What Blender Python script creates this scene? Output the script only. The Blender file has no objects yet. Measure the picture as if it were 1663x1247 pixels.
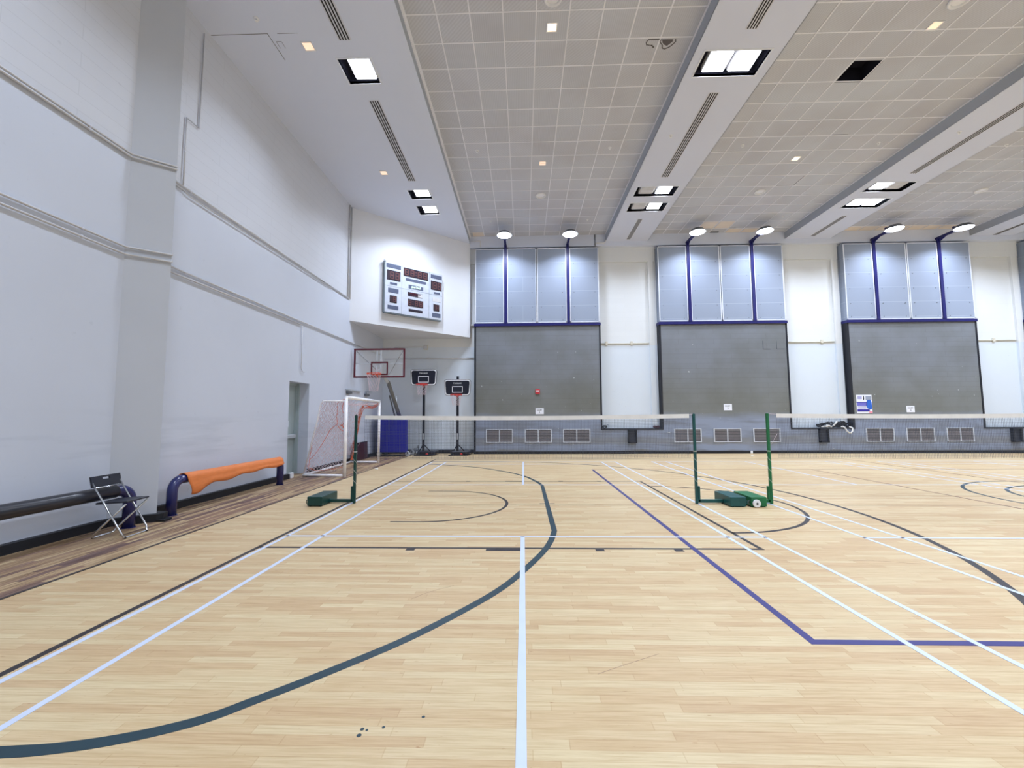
import bpy, math, random
from mathutils import Vector, Matrix
random.seed(7)
C = bpy.context.scene.collection
PI = math.pi

# ------------------------------------------------------------------ materials
def lin(c):
    o = []
    for v in c:
        v /= 255.0
        o.append(v/12.92 if v <= .04045 else ((v+.055)/1.055)**2.4)
    return (o[0], o[1], o[2], 1)

MATS = {}
def newmat(name):
    m = bpy.data.materials.new(name); m.use_nodes = True
    nt = m.node_tree; b = nt.nodes['Principled BSDF']
    MATS[name] = m
    return m, nt, b

def coords(nt, scale=(1, 1, 1), rot=(0, 0, 0), loc=(0, 0, 0)):
    tc = nt.nodes.new('ShaderNodeTexCoord'); mp = nt.nodes.new('ShaderNodeMapping')
    mp.inputs['Scale'].default_value = scale; mp.inputs['Rotation'].default_value = rot; mp.inputs['Location'].default_value = loc
    nt.links.new(tc.outputs['Object'], mp.inputs['Vector'])
    return mp.outputs['Vector']

def noise(nt, vec, scale, detail=3, rough=.55):
    n = nt.nodes.new('ShaderNodeTexNoise'); n.inputs['Scale'].default_value = scale
    n.inputs['Detail'].default_value = detail; n.inputs['Roughness'].default_value = rough
    nt.links.new(vec, n.inputs['Vector'])
    return n.outputs['Fac']

def ramp(nt, fac, stops):
    r = nt.nodes.new('ShaderNodeValToRGB'); e = r.color_ramp.elements
    while len(e) < len(stops): e.new(.5)
    for i, (p, c) in enumerate(stops):
        e[i].position = p; e[i].color = c if len(c) == 4 else (*c, 1)
    nt.links.new(fac, r.inputs['Fac'])
    return r.outputs['Color']

def mix(nt, a, b, fac, mode='MIX'):
    m = nt.nodes.new('ShaderNodeMix'); m.data_type = 'RGBA'; m.blend_type = mode
    for key, v in ((6, a), (7, b), (0, fac)):
        if hasattr(v, 'links'): nt.links.new(v, m.inputs[key])
        else: m.inputs[key].default_value = v
    return m.outputs[2]

def bump(nt, b, h, strength=.2, dist=.01):
    n = nt.nodes.new('ShaderNodeBump'); n.inputs['Strength'].default_value = strength; n.inputs['Distance'].default_value = dist
    nt.links.new(h, n.inputs['Height']); nt.links.new(n.outputs['Normal'], b.inputs['Normal'])

def maprange(nt, v, a, b, c=0, d=1):
    n = nt.nodes.new('ShaderNodeMapRange'); n.inputs[1].default_value = a; n.inputs[2].default_value = b
    n.inputs[3].default_value = c; n.inputs[4].default_value = d
    nt.links.new(v, n.inputs[0]); return n.outputs[0]

def axis(nt, k):
    tc = nt.nodes.new('ShaderNodeTexCoord'); s = nt.nodes.new('ShaderNodeSeparateXYZ')
    nt.links.new(tc.outputs['Object'], s.inputs[0]); return s.outputs[k]

def plain(name, rgb, rough=.5, metal=0., var=.06, scale=6., spec=.4):
    m, nt, b = newmat(name)
    f = noise(nt, coords(nt), scale)
    c = lin(rgb)
    lo = tuple(x*(1-var) for x in c[:3]); hi = tuple(min(1, x*(1+var)) for x in c[:3])
    nt.links.new(ramp(nt, f, [(.3, lo), (.7, hi)]), b.inputs['Base Color'])
    b.inputs['Roughness'].default_value = rough; b.inputs['Metallic'].default_value = metal
    b.inputs['Specular IOR Level'].default_value = spec
    return m

def brick(nt, vec, w, h, c1, c2, cm, ms=.004, off=.5, bias=0.):
    t = nt.nodes.new('ShaderNodeTexBrick'); nt.links.new(vec, t.inputs['Vector'])
    t.inputs['Color1'].default_value = c1; t.inputs['Color2'].default_value = c2; t.inputs['Mortar'].default_value = cm
    t.inputs['Scale'].default_value = 1; t.inputs['Mortar Size'].default_value = ms; t.inputs['Mortar Smooth'].default_value = .1
    t.inputs['Bias'].default_value = bias; t.inputs['Brick Width'].default_value = w; t.inputs['Row Height'].default_value = h
    t.offset = off
    return t

def glow(name, rgb, strength):
    m, nt, b = newmat(name)
    b.inputs['Base Color'].default_value = lin(rgb); b.inputs['Emission Color'].default_value = lin(rgb)
    b.inputs['Emission Strength'].default_value = strength
    return m

def planks(nt, w, h, along_y=False):
    """random value per board: boards w long, h wide, every row shifted at random; also the dark seam mask"""
    tc = nt.nodes.new('ShaderNodeTexCoord'); sp = nt.nodes.new('ShaderNodeSeparateXYZ'); nt.links.new(tc.outputs['Object'], sp.inputs[0])
    a, b = (sp.outputs[1], sp.outputs[0]) if along_y else (sp.outputs[0], sp.outputs[1])
    def M(op, x, y=None):
        n = nt.nodes.new('ShaderNodeMath'); n.operation = op
        for k, v in ((0, x), (1, y)):
            if v is None: continue
            if hasattr(v, 'links'): nt.links.new(v, n.inputs[k])
            else: n.inputs[k].default_value = v
        return n.outputs[0]
    v = M('DIVIDE', b, h); row = M('FLOOR', v)
    w1 = nt.nodes.new('ShaderNodeTexWhiteNoise'); w1.noise_dimensions = '1D'; nt.links.new(row, w1.inputs['W'])
    u = M('ADD', M('DIVIDE', a, w), M('MULTIPLY', w1.outputs['Value'], 7.3)); col = M('FLOOR', u)
    w2 = nt.nodes.new('ShaderNodeTexWhiteNoise'); w2.noise_dimensions = '2D'
    cb = nt.nodes.new('ShaderNodeCombineXYZ'); nt.links.new(row, cb.inputs[0]); nt.links.new(col, cb.inputs[1]); nt.links.new(cb.outputs[0], w2.inputs['Vector'])
    du = M('MULTIPLY', M('MINIMUM', M('FRACT', u), M('SUBTRACT', 1, M('FRACT', u))), w)
    dv = M('MULTIPLY', M('MINIMUM', M('FRACT', v), M('SUBTRACT', 1, M('FRACT', v))), h)
    return w2.outputs['Value'], M('MINIMUM', du, dv)

def mat_floor():
    m, nt, b = newmat('maple_boards')
    v = coords(nt)
    val, edge = planks(nt, .68, .064)
    t = ramp(nt, val, [(0, lin((198, 170, 131))), (.22, lin((203, 177, 137))), (.5, lin((207, 184, 144))), (.78, lin((210, 190, 151))), (1, lin((213, 195, 156)))])
    seam = ramp(nt, edge, [(0, lin((238, 230, 222))), (.0012, (1, 1, 1))])
    grain = ramp(nt, noise(nt, coords(nt, (1.8, 40, 1)), 1.9, 5, .65), [(.3, lin((232, 224, 214))), (.6, lin((255, 255, 255)))])
    fleck = ramp(nt, noise(nt, coords(nt, (14, 60, 1)), 1.2, 2, .5), [(.70, (1, 1, 1)), (.78, lin((222, 206, 190)))])
    wear = ramp(nt, noise(nt, v, .35, 4), [(.35, lin((246, 242, 238))), (.65, lin((255, 255, 255)))])
    c = t
    for q in (seam, grain, fleck, wear): c = mix(nt, c, q, 1., 'MULTIPLY')
    nt.links.new(c, b.inputs['Base Color'])
    b.inputs['Roughness'].default_value = .42; b.inputs['Specular IOR Level'].default_value = .3
    return m

def mat_strip():
    m, nt, b = newmat('dark_plank_strip')
    val, edge = planks(nt, .95, .062, True)
    t = ramp(nt, val, [(0, lin((116, 94, 90))), (.25, lin((150, 122, 104))), (.5, lin((172, 146, 114))), (.78, lin((190, 166, 130))), (1, lin((200, 178, 140)))])
    seam = ramp(nt, edge, [(0, lin((150, 130, 120))), (.004, (1, 1, 1))])
    g = ramp(nt, noise(nt, coords(nt, (26, 1.1, 1)), 1.5, 4, .6), [(.3, lin((138, 118, 114))), (.48, lin((232, 224, 216))), (.65, lin((255, 255, 255)))])
    nt.links.new(mix(nt, mix(nt, t, seam, 1., 'MULTIPLY'), g, 1., 'MULTIPLY'), b.inputs['Base Color'])
    b.inputs['Roughness'].default_value = .45; b.inputs['Specular IOR Level'].default_value = .3
    return m

def mat_block(name, rgb, zsplit=None, axis_y=False, line=.88, var=.03, rgb_low=None):
    """painted blockwork, courses 0.2 m, plastered smooth below zsplit"""
    m, nt, b = newmat(name)
    v = coords(nt, rot=(PI/2, 0, PI/2) if axis_y else (PI/2, 0, 0))
    tc = nt.nodes.new('ShaderNodeTexCoord'); sp = nt.nodes.new('ShaderNodeSeparateXYZ'); cb = nt.nodes.new('ShaderNodeCombineXYZ')
    nt.links.new(tc.outputs['Object'], sp.inputs[0])
    nt.links.new(sp.outputs[1 if axis_y else 0], cb.inputs[0]); nt.links.new(sp.outputs[2], cb.inputs[1])
    c = lin(rgb); k = tuple(x*line for x in c[:3])+(1,)
    t = brick(nt, cb.outputs[0], 1.7, .2, c, tuple(x*.985 for x in c[:3])+(1,), k, .005)
    col = t.outputs['Color']
    if zsplit is not None:
        f = maprange(nt, sp.outputs[2], zsplit-.01, zsplit+.01)
        col = mix(nt, lin(rgb_low or rgb), col, f)
    d = ramp(nt, noise(nt, coords(nt), .55, 5), [(.3, tuple([1-var*1.6]*3)), (.6, (1, 1, 1))])
    sm = ramp(nt, noise(nt, coords(nt), 9, 2), [(.22, (.93, .93, .93)), (.3, (1, 1, 1))])
    col = mix(nt, mix(nt, col, d, 1., 'MULTIPLY'), sm, 1., 'MULTIPLY')
    if axis_y:   # smudges left by people leaning on the wall
        st = ramp(nt, noise(nt, coords(nt, (1, .5, 5)), 1.1, 3), [(.5, (1, 1, 1)), (.68, (.86, .87, .88))])
        band = ramp(nt, maprange(nt, sp.outputs[2], .5, 1.8), [(.1, (0, 0, 0)), (.35, (1, 1, 1)), (.6, (1, 1, 1)), (.9, (0, 0, 0))])
        col = mix(nt, col, mix(nt, col, st, 1., 'MULTIPLY'), band)
    nt.links.new(col, b.inputs['Base Color'])
    b.inputs['Roughness'].default_value = .6; b.inputs['Specular IOR Level'].default_value = .25
    return m

def mat_grey():
    m, nt, b = newmat('grey_painted_block')
    tc = nt.nodes.new('ShaderNodeTexCoord'); sp = nt.nodes.new('ShaderNodeSeparateXYZ'); cb = nt.nodes.new('ShaderNodeCombineXYZ')
    nt.links.new(tc.outputs['Object'], sp.inputs[0]); nt.links.new(sp.outputs[0], cb.inputs[0]); nt.links.new(sp.outputs[2], cb.inputs[1])
    c = (127, 132, 140)
    t = brick(nt, cb.outputs[0], 1.4, .2, lin(c), lin((124, 129, 136)), lin((118, 122, 128)), .006)
    # worn bluish dado with greyer scuffed bands
    n1 = noise(nt, coords(nt, (.5, 1, 3.2)), 1.2, 4)
    blue = ramp(nt, n1, [(.35, lin((124, 130, 142))), (.55, lin((138, 148, 168)))])
    add = nt.nodes.new('ShaderNodeMath'); add.operation = 'ADD'; nt.links.new(sp.outputs[2], add.inputs[0])
    nn = maprange(nt, noise(nt, coords(nt, (.45, 1, .4)), 1.4, 4), .3, .7, -.07, .07); nt.links.new(nn, add.inputs[1])
    dado = maprange(nt, add.outputs[0], 1.66, 1.36)
    scuff = ramp(nt, add.outputs[0], [(0, (1, 1, 1)), (.09, (1, 1, 1)), (.16, (0, 0, 0)), (.34, (0, 0, 0)), (.42, (.6, .6, .6)), (.6, (.6, .6, .6)), (.72, (0, 0, 0))])
    low = mix(nt, blue, lin((128, 128, 126)), scuff)
    up = ramp(nt, noise(nt, coords(nt), .8, 4), [(.3, lin((234, 232, 224))), (.65, lin((255, 255, 255)))])
    grub = mix(nt, (1, 1, 1, 1), lin((249, 246, 232)), maprange(nt, add.outputs[0], 3.6, 2.2))
    col = mix(nt, mix(nt, mix(nt, t.outputs['Color'], up, 1., 'MULTIPLY'), grub, 1., 'MULTIPLY'), low, dado)
    spk = ramp(nt, noise(nt, coords(nt, (1, 1, 1.6)), 5.5, 2), [(.765, (0, 0, 0)), (.78, (1, 1, 1))])
    col = mix(nt, col, lin((200, 205, 208)), spk)
    nt.links.new(col, b.inputs['Base Color'])
    b.inputs['Roughness'].default_value = .55; b.inputs['Specular IOR Level'].default_value = .3
    return m

def mat_panel():
    m, nt, b = newmat('silver_panel')
    tc = nt.nodes.new('ShaderNodeTexCoord'); sp = nt.nodes.new('ShaderNodeSeparateXYZ'); cb = nt.nodes.new('ShaderNodeCombineXYZ')
    nt.links.new(tc.outputs['Object'], sp.inputs[0]); nt.links.new(sp.outputs[0], cb.inputs[0]); nt.links.new(sp.outputs[2], cb.inputs[1])
    t = brick(nt, cb.outputs[0], 50, .605, lin((150, 160, 178)), lin((146, 157, 175)), lin((172, 182, 196)), .006)
    nt.links.new(t.outputs['Color'], b.inputs['Base Color'])
    b.inputs['Roughness'].default_value = .6; b.inputs['Specular IOR Level'].default_value = .3
    return m

def mat_tile():
    m, nt, b = newmat('mineral_fibre_tile')
    v = coords(nt, (1/.625, 1/.625, 1), loc=(-.46, -.63, 0))
    fl = nt.nodes.new('ShaderNodeVectorMath'); fl.operation = 'FLOOR'; nt.links.new(v, fl.inputs[0])
    wn = nt.nodes.new('ShaderNodeTexWhiteNoise'); wn.noise_dimensions = '2D'; nt.links.new(fl.outputs[0], wn.inputs['Vector'])
    base = ramp(nt, wn.outputs['Value'], [(0, lin((196, 199, 208))), (.5, lin((199, 203, 212))), (1, lin((202, 205, 214)))])
    w1 = nt.nodes.new('ShaderNodeTexWave'); w1.inputs['Scale'].default_value = 8; w1.bands_direction = 'X'; nt.links.new(coords(nt), w1.inputs['Vector'])
    w2 = nt.nodes.new('ShaderNodeTexWave'); w2.inputs['Scale'].default_value = 8; w2.bands_direction = 'DIAGONAL'; nt.links.new(coords(nt), w2.inputs['Vector'])
    st = mix(nt, w1.outputs['Color'], w2.outputs['Color'], maprange(nt, wn.outputs['Value'], .5, .5001))
    dirt = ramp(nt, noise(nt, coords(nt), .5, 4), [(.3, lin((244, 240, 238))), (.6, lin((255, 255, 255)))])
    c = mix(nt, base, dirt, 1., 'MULTIPLY')
    c = mix(nt, c, mix(nt, (.90, .90, .90, 1), (1, 1, 1, 1), st), 1., 'MULTIPLY')
    nt.links.new(c, b.inputs['Base Color']); b.inputs['Roughness'].default_value = .8; b.inputs['Specular IOR Level'].default_value = .1
    return m

def mat_cloth(name, rgb, scale=30):
    m, nt, b = newmat(name)
    f = noise(nt, coords(nt, (1, .3, 1)), scale, 3)
    c = lin(rgb)
    nt.links.new(ramp(nt, f, [(.3, tuple(x*.9 for x in c[:3])), (.7, c[:3])]), b.inputs['Base Color'])
    b.inputs['Roughness'].default_value = .6; bump(nt, b, f, .25, .01)
    return m

def mat_glass():
    m, nt, b = newmat('clear_acrylic')
    b.inputs['Base Color'].default_value = (.96, .98, 1, 1); b.inputs['Roughness'].default_value = .03
    b.inputs['Alpha'].default_value = .12; b.inputs['IOR'].default_value = 1.45
    return m

mat_floor(); mat_strip(); mat_grey(); mat_panel(); mat_tile(); mat_glass()
mat_block('left_wall_paint', (206, 209, 216), 5.47, True, .9, .03, (203, 209, 221))
mat_block('cream_paint', (224, 227, 228), 4.4, False, .965, .012, (216, 225, 234))
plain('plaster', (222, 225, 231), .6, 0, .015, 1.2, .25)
plain('pier_shaded_plaster', (196, 200, 207), .6, 0, .015, 1.2, .25)  # plaster darkened for the pier: its shade is put into the colour
plain('soffit_paint', (213, 220, 236), .65, 0, .012, .6, .2)
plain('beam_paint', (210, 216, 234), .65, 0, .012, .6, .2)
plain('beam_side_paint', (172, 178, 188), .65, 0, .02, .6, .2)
plain('grid_bar', (230, 231, 238), .5, 0, .02)
plain('cream_tile', (226, 214, 202), .8, 0, .02)
plain('plenum_black', (22, 23, 40), .9)
plain('black_rubber', (22, 24, 30), .55, 0, .15)
plain('black_trim', (30, 33, 42), .5)
plain('blue_steel', (30, 31, 98), .4)
plain('white_alu', (222, 226, 234), .4, .1)
plain('navy_gloss', (34, 38, 92), .22, 0, .05, 4, .6)
plain('black_vinyl', (33, 34, 42), .28, 0, .1, 4, .6)
plain('chrome', (205, 207, 210), .22, .95)
plain('dark_plastic', (40, 42, 52), .45)
mat_cloth('orange_cloth', (224, 126, 62))
plain('white_gloss_paint', (248, 247, 249), .35)
plain('net_cord_white', (214, 196, 202), .7)
plain('net_cord_orange', (222, 112, 78), .7)
plain('net_cord_dark', (70, 78, 92), .7)
plain('net_tape', (228, 227, 224), .7)
plain('dark_green_paint', (16, 62, 58), .38, 0, .12)
plain('teal_green_paint', (20, 76, 76), .38, 0, .12)
plain('leaf_green_paint', (22, 104, 62), .38, 0, .15)
plain('wheel_white', (226, 228, 230), .4)
plain('maroon_paint', (92, 22, 40), .4)
plain('rim_orange', (222, 84, 46), .4)
plain('rim_red', (206, 62, 58), .4)
plain('grey_steel', (112, 116, 122), .4, .4)
plain('pale_steel', (196, 202, 208), .4, .3)
plain('royal_blue_vinyl', (30, 34, 152), .4, 0, .03, 2)
plain('board_black', (24, 28, 44), .35)
plain('print_white', (236, 238, 242), .5)
plain('pole_black', (22, 24, 36), .35)
plain('door_paint', (168, 182, 184), .5, 0, .03, 1)
plain('conduit_grey', (200, 200, 202), .45, .1)
plain('conduit_cream', (212, 208, 194), .5)
plain('score_case', (200, 207, 221), .4, .1)
plain('score_side', (120, 132, 140), .4, .3)
plain('slate_sign', (84, 92, 116), .5)
plain('digit_back', (40, 30, 44), .5)
plain('digit_segment', (106, 68, 68), .5)
glow('lit_word', (214, 255, 232), .75)
plain('grille_frame', (196, 202, 212), .4)
plain('grille_mesh', (128, 126, 132), .6)
plain('bin_grey', (52, 56, 68), .5)
plain('alarm_red', (196, 58, 66), .4)
plain('paper', (236, 239, 248), .7, 0, .01)
plain('ink', (40, 42, 60), .7)
plain('poster_violet', (112, 112, 200), .5)
plain('poster_blue', (44, 100, 200), .5)
plain('poster_navy', (48, 40, 150), .5)
plain('poster_grey', (150, 160, 180), .5)
plain('poster_pink', (240, 150, 165), .5)
plain('slot_dark', (24, 22, 28), .7)
plain('slot_frame', (208, 210, 220), .5)
plain('ring_white', (226, 227, 230), .5)
glow('lamp_lens', (236, 242, 255), 14.)
glow('warm_lens', (255, 226, 190), 2.2)
glow('dim_warm_lens', (255, 220, 190), .75)
plain('lamp_plate', (206, 206, 208), .5)
plain('line_white', (197, 206, 224), .45, 0, .03)
plain('line_dark', (52, 46, 47), .45, 0, .1)
plain('line_black', (42, 37, 40), .45, 0, .1)
plain('line_green', (27, 54, 64), .45, 0, .1)
plain('line_purple', (50, 48, 112), .45, 0, .06)
plain('line_brown', (128, 96, 76), .45, 0, .1)
plain('scuff_brown', (160, 134, 108), .5)
plain('maroon_board', (74, 48, 56), .5)
plain('feather', (245, 244, 238), .8)
plain('crack', (92, 88, 90), .8)

# ------------------------------------------------------------------ mesh builder
class MB:
    def __init__(s): s.v = []; s.f = []; s.sm = []
    def add(s, v, f, smooth=False):
        o = len(s.v); s.v += [tuple(p) for p in v]
        for q in f: s.f.append(tuple(i+o for i in q)); s.sm.append(smooth)
        return s
    def box(s, x0, x1, y0, y1, z0, z1):
        v = [(x, y, z) for z in (z0, z1) for y in (y0, y1) for x in (x0, x1)]
        return s.add(v, [(0, 2, 3, 1), (4, 5, 7, 6), (0, 1, 5, 4), (1, 3, 7, 5), (3, 2, 6, 7), (2, 0, 4, 6)])
    def bbox(s, x0, x1, y0, y1, z0, z1, b=.01):
        """box with chamfered vertical and horizontal edges"""
        r = []
        for z, i in ((z0, b), (z0+b, 0), (z1-b, 0), (z1, b)):
            r.append([(x0+i+b, y0+i, z), (x1-i-b, y0+i, z), (x1-i, y0+i+b, z), (x1-i, y1-i-b, z), (x1-i-b, y1-i, z), (x0+i+b, y1-i, z), (x0+i, y1-i-b, z), (x0+i, y0+i+b, z)])
        v = [p for q in r for p in q]; f = [tuple(range(7, -1, -1)), tuple(range(24, 32))]
        for k in range(3):
            for i in range(8): f.append((k*8+i, k*8+(i+1) % 8, (k+1)*8+(i+1) % 8, (k+1)*8+i))
        return s.add(v, f)
    def prism(s, poly, a, b, ax='z'):
        n = len(poly)
        def P(p, t): return (p[0], p[1], t) if ax == 'z' else ((p[0], t, p[1]) if ax == 'y' else (t, p[0], p[1]))
        v = [P(p, a) for p in poly]+[P(p, b) for p in poly]
        f = [tuple(range(n-1, -1, -1)), tuple(range(n, 2*n))]+[(i, (i+1) % n, n+(i+1) % n, n+i) for i in range(n)]
        return s.add(v, f)
    def tube(s, pts, r, n=8, caps=True, smooth=True):
        pts = [Vector(p) for p in pts]; m = len(pts)
        T = []
        for i in range(m):
            t = pts[min(i+1, m-1)]-pts[max(i-1, 0)]
            T.append(t.normalized() if t.length > 1e-9 else Vector((0, 0, 1)))
        up = Vector((0, 0, 1)) if abs(T[0].z) < .9 else Vector((1, 0, 0))
        u = T[0].cross(up).normalized(); v = []
        for i in range(m):
            u = (u-T[i]*u.dot(T[i])).normalized(); w = T[i].cross(u)
            rr = r[i] if isinstance(r, (list, tuple)) else r
            k = 1.
            if 0 < i < m-1:
                c = (pts[i]-pts[i-1]).normalized().dot((pts[i+1]-pts[i]).normalized())
                k = 1/max(.5, math.sqrt(max(0, (1+c)/2)))
            for j in range(n):
                a = 2*PI*j/n; v.append(pts[i]+(u*math.cos(a)+w*math.sin(a))*rr*(k if k < 1.02 else 1+(k-1)*.6))
        f = []
        for i in range(m-1):
            for j in range(n): f.append((i*n+j, i*n+(j+1) % n, (i+1)*n+(j+1) % n, (i+1)*n+j))
        if caps: f += [tuple(range(n-1, -1, -1)), tuple(range((m-1)*n, m*n))]
        return s.add(v, f, smooth)
    def sq(s, pts, r): return s.tube(pts, r*1.414, 4, True, False)
    def lathe(s, prof, c, n=24, ax='z'):
        """prof: (radius, height) pairs around an axis through c"""
        v = []
        for r, h in prof:
            for j in range(n):
                a = 2*PI*j/n; p = (r*math.cos(a), r*math.sin(a), h)
                if ax == 'y': p = (p[0], p[2], p[1])
                if ax == 'x': p = (p[2], p[0], p[1])
                v.append((c[0]+p[0], c[1]+p[1], c[2]+p[2]))
        f = []
        for i in range(len(prof)-1):
            for j in range(n): f.append((i*n+j, i*n+(j+1) % n, (i+1)*n+(j+1) % n, (i+1)*n+j))
        f += [tuple(range(n-1, -1, -1)), tuple(range((len(prof)-1)*n, len(prof)*n))]
        return s.add(v, f, False)
    def ring(s, c, R, r, n=28, k=8, ax='z'):
        v = []
        for i in range(n):
            a = 2*PI*i/n
            for j in range(k):
                b = 2*PI*j/k; q = R+r*math.cos(b); p = (q*math.cos(a), q*math.sin(a), r*math.sin(b))
                if ax == 'y': p = (p[0], p[2], p[1])
                v.append((c[0]+p[0], c[1]+p[1], c[2]+p[2]))
        f = [(i*k+j, ((i+1) % n)*k+j, ((i+1) % n)*k+(j+1) % k, i*k+(j+1) % k) for i in range(n) for j in range(k)]
        return s.add(v, f, True)
    def ribbon(s, pts, w, z):
        """painted line: flat strip with a hair of thickness"""
        P = [Vector((p[0], p[1], 0)) for p in pts]; m = len(P); L = []; R = []
        for i in range(m):
            a = (P[i]-P[i-1]).normalized() if i else (P[1]-P[0]).normalized()
            b = (P[i+1]-P[i]).normalized() if i < m-1 else a
            na = Vector((-a.y, a.x, 0)); nb = Vector((-b.y, b.x, 0)); nn = (na+nb).normalized()
            k = w/2/max(.4, nn.dot(na)); L.append(P[i]+nn*k); R.append(P[i]-nn*k)
        v = [(p.x, p.y, z) for p in L]+[(p.x, p.y, z) for p in R]+[(p.x, p.y, 0) for p in L]+[(p.x, p.y, 0) for p in R]
        f = []
        for i in range(m-1):
            f += [(i, m+i, m+i+1, i+1), (2*m+i, i, i+1, 2*m+i+1), (m+i, 3*m+i, 3*m+i+1, m+i+1)]
        f += [(0, 2*m, 3*m, m), (m-1, 2*m-1, 4*m-1, 3*m-1)]
        return s.add(v, f)
    def plate(s, us, vs, holes, fn):
        """grid plate over [us]x[vs] leaving out the holes (u0,u1,v0,v1); fn(u,v)->xyz"""
        U = sorted(set([us[0], us[1]]+[h[i] for h in holes for i in (0, 1)])); V = sorted(set([vs[0], vs[1]]+[h[i] for h in holes for i in (2, 3)]))
        U = [u for u in U if us[0] <= u <= us[1]]; V = [q for q in V if vs[0] <= q <= vs[1]]
        vv = [fn(u, q) for q in V for u in U]; f = []; n = len(U)
        for j in range(len(V)-1):
            for i in range(n-1):
                cu, cv = (U[i]+U[i+1])/2, (V[j]+V[j+1])/2
                if any(h[0] < cu < h[1] and h[2] < cv < h[3] for h in holes): continue
                f.append((j*n+i, j*n+i+1, (j+1)*n+i+1, (j+1)*n+i))
        return s.add(vv, f)
    def xform(s, M):
        s.v = [tuple(M @ Vector(p)) for p in s.v]; return s

def build(name, mb, mat, parent=None, world=True):
    me = bpy.data.meshes.new(name)
    off = Vector((0, 0, 0))
    if parent is not None and world:
        p = parent
        while p is not None: off += Vector(p.location); p = p.parent
    me.from_pydata([tuple(Vector(v)-off) for v in mb.v], [], mb.f)
    me.polygons.foreach_set('use_smooth', mb.sm)
    me.materials.append(MATS[mat]); me.validate(); me.update()
    o = bpy.data.objects.new(name, me); C.objects.link(o)
    if parent is not None: o.parent = parent
    return o

def tag(o, label, cat, group=None):
    o['label'] = label; o['category'] = cat; o['kind'] = 'thing'
    if group: o['group'] = group
    return o

def struct(o, label=None):
    o['kind'] = 'structure'
    if label: o['label'] = label
    return o

def thing(name, label, cat, loc=(0, 0, 0), group=None, rz=0):
    o = bpy.data.objects.new(name, None); o.empty_display_size = .1; C.objects.link(o)
    o.location = loc; o.rotation_euler = (0, 0, rz)
    return tag(o, label, cat, group)

def dup(o, parent=None):
    c = o.copy(); C.objects.link(c)
    if parent is not None: c.parent = parent
    for ch in list(o.children): dup(ch, c)
    return c

def text_mesh(name, body, size, mat, parent, M, bold=.0, extrude=.002, align='CENTER', spacing=1.):
    cu = bpy.data.curves.new(name, 'FONT'); cu.body = body; cu.size = size; cu.extrude = extrude; cu.offset = bold; cu.space_character = spacing
    cu.align_x = align; cu.align_y = 'CENTER'
    t = bpy.data.objects.new(name, cu); C.objects.link(t)
    bpy.context.view_layer.update()
    dg = bpy.context.evaluated_depsgraph_get()
    me = bpy.data.meshes.new_from_object(t.evaluated_get(dg))
    bpy.data.objects.remove(t); bpy.data.curves.remove(cu)
    off = Vector((0, 0, 0)); p = parent
    me.transform(M); me.materials.clear(); me.materials.append(MATS[mat])
    o = bpy.data.objects.new(name, me); C.objects.link(o); o.parent = parent
    return o
UPRIGHT = Matrix.Rotation(PI/2, 4, 'X')        # text facing -y

def bez(p0, p1, p2, n=10):
    p0, p1, p2 = Vector(p0), Vector(p1), Vector(p2)
    return [p0*(1-t)**2+p1*2*t*(1-t)+p2*t*t for t in [i/n for i in range(n+1)]]

def smooth(pts, n=6):
    P = [Vector((p[0], p[1], p[2] if len(p) > 2 else 0)) for p in pts]; o = []
    for i in range(len(P)-1):
        a, b, c, d = P[max(i-1, 0)], P[i], P[i+1], P[min(i+2, len(P)-1)]
        for k in range(n):
            t = k/n; o.append(.5*((2*b)+(c-a)*t+(2*a-5*b+4*c-d)*t*t+(3*b-a-3*c+d)*t**3))
    o.append(P[-1]); return o

# ------------------------------------------------------------------ the hall
XL, YB, ZC, ZS = -5.88, 17.3, 9.05, 8.74
XR, YF = 27.0, -9.0
floor = struct(build('floor', MB().plate((-4.43, XR), (YF, YB), [], lambda u, v: (u, v, 0)), 'maple_boards'), 'pale maple strip floor of the sports hall')
strip = struct(build('floor', MB().plate((XL-.4, -4.43), (YF, YB), [], lambda u, v: (u, v, 0)), 'dark_plank_strip'), 'darker brown plank strip of floor along the left wall')
build('edge_strip', MB().ribbon([(-4.43, YF), (-4.43, 15.6), (-4.43, YB)], .035, .004), 'line_dark', strip)

# painted court lines, parts of the floor
def lines(name, label, mat, segs, z):
    mb = MB()
    for pts, w in segs: mb.ribbon(pts, w, z)
    o = build(name, mb, mat, floor); o['label'] = label; return o
def arc(cx, cy, r, a0, a1, n=40): return [(cx+r*math.cos(math.radians(a0+(a1-a0)*i/n)), cy+r*math.sin(math.radians(a0+(a1-a0)*i/n))) for i in range(n+1)]
NY = 7.45
def badminton(cx, label):
    s = []
    for dx in (-3.03, -2.57, 2.57, 3.03): s.append(([(cx+dx, NY-6.7), (cx+dx, NY+6.7)], .045))
    for y in (NY-6.68, NY-5.94, NY-2, NY+2, NY+5.94, NY+6.68): s.append(([(cx-3.05, y), (cx+3.05, y)], .04))
    s.append(([(cx, NY+2), (cx, NY+6.7)], .045)); s.append(([(cx, NY-6.7), (cx, NY-2)], .05))
    lines('badminton_lines', label, 'line_white', s, .0022)
badminton(-.02, 'white badminton court lines in front of the viewer')
badminton(7.25, 'white badminton court lines right of the second net post')
badminton(14.53, 'white badminton court lines farthest to the right')
D = [(-3.05, 1.93), (-2.4, 1.98), (-2.16, 2.01), (-1.9, 2.08), (-1.64, 2.2), (-1.45, 2.36), (-1.19, 2.6), (-.81, 2.99), (-.46, 3.45), (-.2, 3.86), (.0, 4.3), (.21, 4.85), (.33, 5.3), (.40, 5.72)]
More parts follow.
